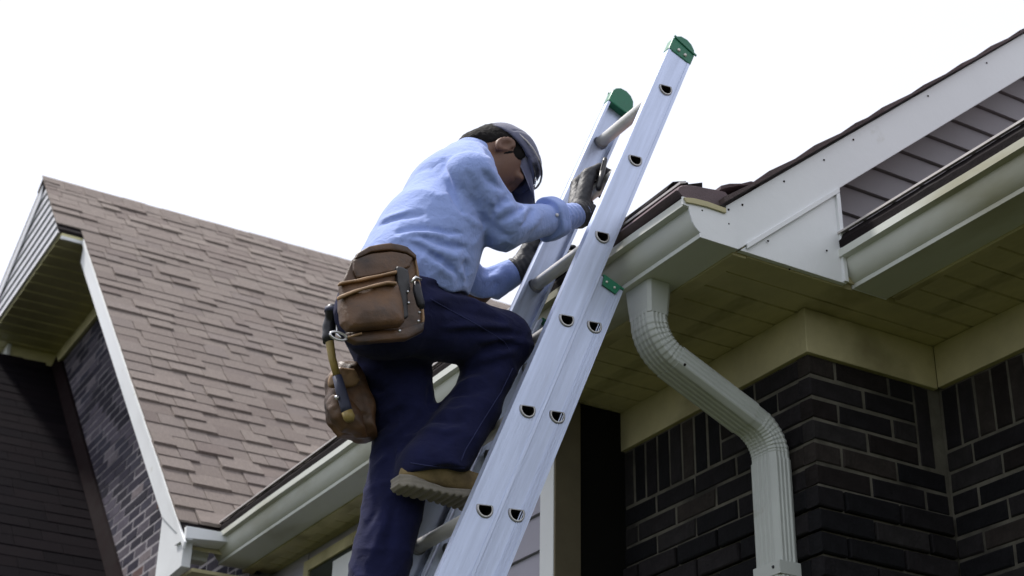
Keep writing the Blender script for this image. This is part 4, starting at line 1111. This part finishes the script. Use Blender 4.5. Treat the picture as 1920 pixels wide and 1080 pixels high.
def trouser_sdf(P):
    kn = np.clip(np.exp(-(np.linalg.norm(P-RKN, axis=1)/.13)**2)+np.exp(-(np.linalg.norm(P-LKN, axis=1)/.13)**2)+np.exp(-(np.linalg.norm(P-RHP, axis=1)/.12)**2)+.6*np.exp(-(np.linalg.norm(P-LAN, axis=1)/.15)**2), 0, 1)
    w_ = FT(P)+.0022*wob(P, 36, .8)+(.002+.006*kn)*ridge(P, 26, .4, (.9, .8, 1.4))+(.001+.002*kn)*ridge(P, 58, 1.2)-.003
    pel, ll = trouser_parts(P)
    rl = right_leg(P)-w_
    rl = smax(rl, (P-U(800, 872, 3.31))@v3(.196, 0, -.98)-.003*np.sin(P[:, 0]*50), .006)       # open hem of the raised leg
    d = smin(smin(pel-w_, rl, .04), ll-w_, .045)
    d = smax(d, P[:, 2]-(1.892+.05*(P[:, 0]-1.6)+.55*(P[:, 1]-3.30)), .01)
    return d
lo, hi = bounds([PEL-.16, PEL+.16, RKN+.05, LAN, RAN, LHP], .11)
hi[2] = 2.12
trousers = soft('trousers', trouser_sdf, lo, hi, .0046, M['trousers'], person, label='navy work trousers')
# pocket welt and side seam of the raised leg
def seam(f, pix, r, m, par, off=.0004):
    """thin stitched seam lying on a soft shape along photo points"""
    out = []
    for (x0, y0), (x1, y1) in zip(pix[:-1], pix[1:]):
        n = max(2, int(math.hypot(x1-x0, y1-y0)/7))
        for k in range(n):
            x, y = x0+(x1-x0)*k/n, y0+(y1-y0)*k/n; p = hit(f, x, y)
            if p is not None and (not out or np.linalg.norm(p-out[-1]) < .05):
                d = ray(x, y); out.append(p-d/np.linalg.norm(d)*off)
    if len(out) > 3: MB().tube(out, r, 6).build('seam', M[m], par, smooth=True)
for L_ in ([(806, 560), (850, 585), (900, 612), (945, 640), (962, 668)], [(962, 690), (940, 735), (905, 790), (872, 845), (862, 872)], [(800, 505), (818, 530), (840, 552)], [(770, 868), (800, 873), (840, 877), (880, 878)],
           [(820, 495), (850, 512), (875, 528)]):
    seam(trouser_sdf, L_, .0016, 'thread_navy', trousers)
for L_ in ([(836, 300), (840, 330), (850, 370), (868, 410), (886, 430)],):
    seam(shirt_sdf, L_, .0014, 'thread_blue', shirt)

# ---- boots
def make_boot(an, heel, toe, lab):
    fwd = toe-heel; fwd = fwd/np.linalg.norm(fwd); up = np.cross(v3(0, 1, 0), fwd)
    if up[2] < 0: up = -up
    sd_ = np.cross(up, fwd); A3 = np.stack([fwd, up, sd_])
    B0 = heel; LB = .30
    def bd(f_, u_, s_=0.0): return B0+fwd*f_+up*u_+sd_*s_
    def outl(q, grow):
        x = q[:, 0]; wdt = np.interp(x, [0, .02, .07, .12, .18, .23, .27, .30], [.020, .034, .036, .033, .043, .047, .038, .012])
        return np.abs(q[:, 2])-wdt-grow
    def upper(P):
        d = union([seg(P, bd(.048, .055), bd(.12, .070), .039, .040), seg(P, bd(.12, .072), bd(.235, .052), .041, .036), seg(P, bd(.235, .05), bd(.262, .046), .035, .030),
                   seg(P, bd(.060, .06), bd(.095, .105), .038, .032)], .02)
        q = (P-B0)@A3.T
        d = smax(d, -(q[:, 1]-.030), .004)
        seam = np.minimum(np.abs(q[:, 0]-.10-.3*(q[:, 1]-.05)), np.abs(q[:, 0]-.205+.5*(q[:, 1]-.05)))
        d = d+.0018*np.exp(-(seam/.0025)**2)-.0009*wob(P, 120, 1)
        pad = seg(P, bd(.03, .105), bd(.11, .118), .040, .040)
        return d
    o = soft('boot', upper, *bounds([bd(0, 0), bd(.3, 0), bd(.07, .2)], .07), .0042, M['boot'], person, label=lab)
    def sole(P):
        q = (P-B0)@A3.T; x = q[:, 0]
        top = .031+.008*np.exp(-((x-.0)/.05)**2)-.004*np.exp(-((x-.13)/.05)**2); botm = .004+.010*np.clip((x-.24)/.06, 0, 1)**2
        tread = .0045*(np.sin(x*2*math.pi/.021+1.2*np.sin(x*40)) > -.3)
        d2 = np.maximum(np.maximum(outl(q, .006), -x-.006+.02*0), x-.305)
        d = smax(d2, np.maximum(q[:, 1]-top, botm-tread-q[:, 1]+.004), .006)
        groove = np.exp(-((q[:, 1]-.026-.003*np.sin(x*30))/.0022)**2)+np.exp(-((q[:, 1]-.018+.002*np.sin(x*24))/.002)**2)
        return d+.0022*groove
    soft('sole', sole, *bounds([bd(-.01, -.01, .06), bd(.31, .05, -.06)], .02), .0036, M['sole'], o)
    for k in range(4):
        f_ = .135+.022*k; u_ = .118-.012*k
        MB().tube([bd(f_, u_, .030), bd(f_+.004, u_+.006, 0), bd(f_, u_, -.030)], .0028, 6).build('lace', M['leather_rim'], o, smooth=True)
RHEEL = U(743, 918, 3.395); RTOE = U(905, 956, 3.395)
RHEEL[2] -= .004
make_boot(RAN, RHEEL, RTOE, 'tan suede work boot on the upper rung')
LTOP = LH+LV*(-3*SP)
lh_ = v3(LTOP[0]-.12, 3.50, LTOP[1]+.015); make_boot(LAN, lh_, v3(LTOP[0]+.17, 3.50, LTOP[1]+.012), 'tan suede work boot on the lower rung')

# ---- gloves: palm, cuff and five separate fingers closed on rung or rail
def glove(name, palm, fingers, thumb, cuff, lab):
    ptsall = [p for fgr in fingers+[thumb] for p in fgr]+[p for a in palm for p in a[:2]]+[cuff[0], cuff[1]]
    def f(P):
        d = union([seg(P, a, b, ra, rb) for a, b, ra, rb in palm], .014)
        for fg, r in [(x, (.0125, .0115, .0105, .0095)) for x in fingers]+[(thumb, (.015, .0135, .012, .011))]:
            e = seg(P, fg[0], fg[1], r[0], r[1])
            for k in range(1, len(fg)-1): e = smin(e, seg(P, fg[k], fg[k+1], r[k], r[k+1]), .003)
            d = smin(d, e, .0045)
        c = seg(P, cuff[0], cuff[1], cuff[2], cuff[3]); t = (P-cuff[0])@((cuff[1]-cuff[0])/np.linalg.norm(cuff[1]-cuff[0]))
        c = c-.0022*np.sin(t*360)
        d = smin(d, c, .010)
        return d-.0010*wob(P, 170, .5)-.0006*wob(P, 380, 1.5)
    return soft(name, f, *bounds(ptsall, .05), .003, M['glove'], person, label=lab)
def rung_pt(k, y, nn=0.0, tt=0.0):          # point on fly rung k (0 = reference) at depth y
    return np.array(LP(SP*k+tt, nn, y))
# right hand closes on the second rung from the top
R2 = lambda y, nn, tt: rung_pt(2, y, nn, tt)
fing = []
for k, y in enumerate((3.400, 3.424, 3.449, 3.473)):
    ln_ = (.85, .97, 1.0, .95)[k]
    kn = R2(y-.006, -.062, -.018+.010*ln_)
    fing.append([kn, R2(y, -.040, .026+.006*ln_), R2(y+.002, -.004, .036), R2(y+.003, .026, .008)])
wr = RWR
palm = [(wr, R2(3.404, -.060, -.030), .028, .022), (wr+v3(0, .02, .0), R2(3.467, -.058, -.028), .026, .020), (R2(3.400, -.060, -.020), R2(3.470, -.058, -.016), .019, .019)]
th_ = [R2(3.474, -.052, -.040), R2(3.497, -.035, -.034), R2(3.502, -.008, -.034), R2(3.494, .012, -.028)]
axr = (RWR-REL)/np.linalg.norm(RWR-REL)
gr = glove('glove', palm, fing, th_, (wr+axr*.002, wr+axr*.045, .040, .034), 'dark work glove on the upper hand')
# left hand wraps the far rail
RLt = lambda t, nn, y: np.array(LP(t, nn, y))
_q = U(1064, 462, YF); tl_ = float((_q[[0, 2]]-LH)@LV)-.03
lw = LWR
fing = []
for k in range(4):
    t = tl_+.040-.024*k
    fing.append([RLt(t-.006, -.034, YF+.034), RLt(t, .006, YF+.036), RLt(t+.003, .046, YF+.032), RLt(t+.004, .064, YF+.004)])
palm = [(lw, RLt(tl_+.034, -.056, YF+.030), .028, .021), (lw, RLt(tl_-.034, -.056, YF+.030), .028, .021), (RLt(tl_+.036, -.044, YF+.032), RLt(tl_-.034, -.044, YF+.032), .019, .019)]
th_ = [RLt(tl_+.01, -.060, YF+.012), RLt(tl_+.035, -.062, YF+.002), RLt(tl_+.058, -.058, YF-.004), RLt(tl_+.074, -.052, YF-.002)]
axl = (LWR-LEL)/np.linalg.norm(LWR-LEL)
glove('glove', palm, fing, th_, (lw-axl*.012, lw+axl*.045, .043, .034), 'dark work glove around the far rail')

# ================================================================== marker held in the right hand
mk = MB(); a = U(1122, 356, 3.372); b = U(1135, 297, 3.38)
mk.tube([a, a+(b-a)*.08, a+(b-a)*.55, a+(b-a)*.56, b-(b-a)*.04, b], [.007, .0095, .0095, .0085, .0075, .006], 12)
mo = mk.build('marker_pen', M['black_plastic'], None, smooth=True); tag(mo, 'black marker pen sticking up from the gloved right hand', 'pen')
MB().tube([a+(b-a)*.56+v3(-.007, -.004, 0), b-(b-a)*.1+v3(-.007, -.004, 0)], .002, 6).build('clip', M['black_plastic'], mo)

# ================================================================== leather tool pouch on the right hip
c6_ = lambda L_: [(600+x*.2222, 440+y*.2222) for x, y in L_]
YP = 3.195
def P2(L_, y): return np.array([U(px, py, y)[[0, 2]] for px, py in c6_(L_)])
pouch = empty('tool_pouch', 'worn brown leather tool pouch with two pockets hanging on the right hip', 'tool pouch', tuple(U(715, 560, YP)))
# the pouch wraps round the hip: pieces bend away from the viewer towards the back
PX0 = U(735, 560, YP)[0]
def bendy(V_):
    V_ = V_.copy(); dx = PX0-V_[:, 0]; V_[:, 1] += np.where(dx > 0, 1.7*dx**2, 1.2*dx**2); V_[:, 1] += .10*(V_[:, 2]-1.82); return V_
def leather(name, L_, y, h, r, m, bulge=0.0, parent=pouch, extra=None, lab=None):
    poly = P2(L_, y); c = poly.mean(0); sz = np.abs(poly-c).max()
    def f(P):
        d2 = polydist(P[:, [0, 2]], poly); yy = P[:, 1]-y
        if bulge:
            yy = yy+bulge*np.clip(-d2/(.5*sz), 0, 1)**.6*np.clip((c[1]+sz-P[:, 2])/(2*sz), .25, 1)
        d = slab(d2, yy, h, r)
        if extra is not None: d = d+extra(P, d2)
        return d-.0009*wob(P, 90, y*7)
    lo = np.array([poly[:, 0].min()-.02, y-h-bulge-.02, poly[:, 1].min()-.02]); hi = np.array([poly[:, 0].max()+.02, y+h+.02, poly[:, 1].max()+.02])
    return soft(name, f, lo, hi, .0032, m, parent, post=bendy, label=lab)
stitch = lambda P, d2: .0011*np.exp(-((d2+.007)/.0016)**2)
leather('back_panel', [(330,150),(420,90),(600,68),(740,92),(828,165),(850,330),(872,500),(882,700),(858,830),(700,918),(400,944),(285,940),(222,880),(200,760),(195,560),(215,380),(290,190)], YP+.030, .005, .004, M['leather'], extra=stitch)
leather('belt_fold', [(300,200),(330,140),(420,84),(600,62),(745,88),(832,160),(828,200),(740,150),(600,128),(440,142),(330,190)], YP+.020, .009, .006, M['leather'], extra=stitch)
leather('top_flap', [(300,190),(440,150),(600,135),(740,155),(800,185),(770,270),(640,310),(480,345),(330,360),(300,280)], YP+.018, .0045, .003, M['leather'], bulge=.006)
leather('upper_pocket', [(196,380),(330,372),(480,350),(640,318),(655,420),(650,600),(640,700),(420,760),(230,720),(192,560)], YP+.010, .012, .006, M['leather'], bulge=.022, extra=stitch)
leather('pocket_rim', [(192,372),(330,364),(480,342),(640,310),(642,336),(480,368),(330,392),(196,398)], YP-.008, .010, .005, M['leather_rim'], bulge=.004)
leather('lower_pocket', [(186,500),(300,465),(420,440),(560,415),(632,420),(655,520),(676,640),(672,770),(640,805),(500,815),(300,822),(230,810),(192,740),(182,620)], YP-.012, .014, .007, M['leather'], bulge=.030, extra=stitch)
leather('pocket_rim', [(184,488),(300,452),(420,426),(560,400),(634,410),(636,436),(560,428),(420,454),(300,482),(188,520)], YP-.036, .008, .004, M['leather_rim'], bulge=.004)
leather('knife_sheath', [(640,275),(690,280),(740,305),(752,480),(720,520),(720,720),(670,740),(660,560),(640,440)], YP-.010, .009, .004, M['leather_dark'], bulge=.004)
leather('edge_piping', [(808,170),(832,168),(852,330),(874,500),(884,700),(868,800),(850,800),(860,700),(850,500),(828,330)], YP+.026, .008, .006, M['leather_rim'])
leather('bottom_gusset', [(215,830),(400,840),(640,820),(790,770),(870,740),(855,830),(700,915),(400,942),(285,938),(225,890)], YP+.010, .012, .007, M['leather'], bulge=.008, extra=stitch)
for (px, py) in ((730,492),(732,590),(826,668),(812,745),(640,838)):
    p = P2([(px, py)], YP-.018)[0]; q = bendy(np.array([[p[0], YP-.020, p[1]]]))[0]
    MB().tube([q, q+v3(0, -.004, 0)], [.0042, .003], 10).build('rivet', M['steel'], pouch, smooth=True)
# buckled hanger ring at the back corner
p0 = bendy(np.array([[U(636, 629, YP)[0], YP-.004, U(636, 629, YP)[2]]]))[0]
rg = MB(); rg.tube([p0+v3(.022*math.cos(a), -.002, .010*math.sin(a)) for a in np.linspace(0, 2*math.pi, 17)], .0035, 8); rg.build('ring', M['steel'], pouch, smooth=True)
rg = MB(); p1 = bendy(np.array([[U(672, 630, YP)[0], YP-.012, U(672, 630, YP)[2]]]))[0]; rg.tube([p0+v3(.02, 0, 0), p1], .003, 8); rg.build('strap', M['leather_rim'], pouch, smooth=True)
# folding knife riding in the sheath
kp = [bendy(np.array([[U(x, y, YP)[0], YP-.028, U(x, y, YP)[2]]]))[0] for x, y in c6_([(770,440),(775,500),(785,560),(800,630),(815,665)])]
kn = MB().tube(kp, [.008, .0115, .011, .0105, .006], 12).build('pocket_knife', M['black_steel'], None, smooth=True); tag(kn, 'dark folding knife clipped beside the sheath of the right pouch', 'knife')
cp = kp[0]; MB().tube([cp+v3(-.016, -.004, -.006), cp+v3(-.006, -.008, .010), cp+v3(.010, -.008, .008)], [.003, .0042, .003], 8).build('bolster', M['steel'], kn, smooth=True)

# ================================================================== hammer and second pouch behind the hip
YH = 3.44
hm = empty('claw_hammer', 'claw hammer with yellow and navy handle hanging behind the hip', 'hammer', tuple(U(640, 700, YH)))
hd = [U(x, y, YH) for x, y in ((618,640),(623,672),(632,705),(640,735),(648,762),(654,788))]
MB().tube([U(618, 634, YH)]+hd[:3], [.0105, .0112, .010, .0098], 12).build('handle', M['wood'], hm, smooth=True)
MB().tube(hd[2:5]+[U(650, 772, YH)], [.0122, .014, .0145, .014], 12).build('grip', M['rubber_blue'], hm, smooth=True)
MB().tube([U(650, 771, YH), U(655, 783, YH), U(656, 790, YH)], [.0145, .0155, .010], 12).build('butt', M['wood'], hm, smooth=True)
ha, hb = U(620, 584, YH-.03), U(612, 640, YH+.09)
def hammer_head(P):
    c = U(617, 617, YH)
    d = seg(P, U(616, 632, YH), U(619, 606, YH), .017, .016)
    d = smin(d, seg(P, U(619, 606, YH), U(622, 582, YH-.02), .013, .018), .008)
    d = smin(d, seg(P, U(615, 612, YH), U(609, 642, YH+.05), .012, .006), .01)
    return d
soft('head', hammer_head, *bounds([U(616, 632, YH), U(622, 582, YH-.02), U(609, 642, YH+.05)], .05), .0035, M['black_steel'], hm)
fc = U(623, 577, YH-.022); MB().tube([U(622, 586, YH-.02), fc], [.020, .019], 14).build('striking_face', M['rubber_blue'], hm, smooth=True)
lp = MB().tube([U(636, 596, YH-.06), U(632, 606, YH-.03), U(632, 626, YH-.03), U(640, 634, YH-.05)], .0035, 8).build('hammer_loop', M['steel'], hm, smooth=True)

p2 = empty('tool_pouch', 'bulging brown leather tool pouch on the left hip, half hidden behind the leg', 'tool pouch', tuple(U(650, 770, 3.56)))
c7_ = lambda L_: [(590+x*.2593, 560+y*.2593) for x, y in L_]
YQ = 3.54
def leather2(name, L_, y, h, r, m, bulge):
    poly = np.array([U(px, py, y)[[0, 2]] for px, py in c7_(L_)]); c = poly.mean(0); sz = np.abs(poly-c).max()
    def f(P):
        d2 = polydist(P[:, [0, 2]], poly)-.004*wob(np.stack([P[:, 0], P[:, 2], P[:, 1]], 1), 70, 1); yy = P[:, 1]-y+bulge*np.clip(-d2/(.5*sz), 0, 1)**.6
        return slab(d2, yy, h, r)-.0022*wob(P, 80, y*9)-.0012*wob(P, 170, 1)
    lo = np.array([poly[:, 0].min()-.02, y-h-bulge-.02, poly[:, 1].min()-.02]); hi = np.array([poly[:, 0].max()+.02, y+h+.02, poly[:, 1].max()+.02])
    return soft(name, f, lo, hi, .0035, m, p2)
leather2('bag', [(150,480),(110,560),(100,680),(95,800),(130,900),(200,985),(350,1030),(420,1030),(400,800),(330,600),(260,480)], YQ, .05, .03, M['leather'], .02)
leather2('pocket', [(100,700),(92,800),(125,890),(190,960),(300,1000),(360,1000),(330,860),(260,760),(180,720)], YQ-.055, .02, .014, M['leather'], .02)
leather2('flap', [(120,560),(108,640),(180,660),(300,640),(330,600),(270,520),(170,500)], YQ-.06, .012, .008, M['leather_rim'], .01)
q_ = U(628, 746, YQ-.10); MB().tube([q_, q_+v3(.010, -.002, .003)], [.006, .006], 10).build('buckle', M['steel'], p2, smooth=True)
# ================================================================== dead leaves caught in the valley by the right gutter
lf = MB(); rr_ = random.Random(9)
for k in range(26):
    c = np.array([2.835+rr_.uniform(-.012, .045), 3.02+rr_.uniform(-.02, .06), ZS+.165+rr_.uniform(0, .035)])
    a, b = rr_.uniform(0, 6.3), rr_.uniform(-.8, .8); d1 = v3(math.cos(a)*math.cos(b), math.sin(a)*math.cos(b), math.sin(b)); d2 = np.cross(d1, v3(.3, .2, 1)); d2 /= np.linalg.norm(d2)
    L_ = rr_.uniform(.010, .02); nn = np.cross(d1, d2)*.004
    lf.add([c-d1*L_, c+d2*L_*.45+nn, c+d1*L_, c-d2*L_*.45+nn], [(0, 1, 2, 3)])
lo_ = lf.build('dead_leaves', M['leaf']); lo_['kind'] = 'stuff'; tag(lo_, 'small clump of dead leaves by the end of the right gutter', 'leaves')
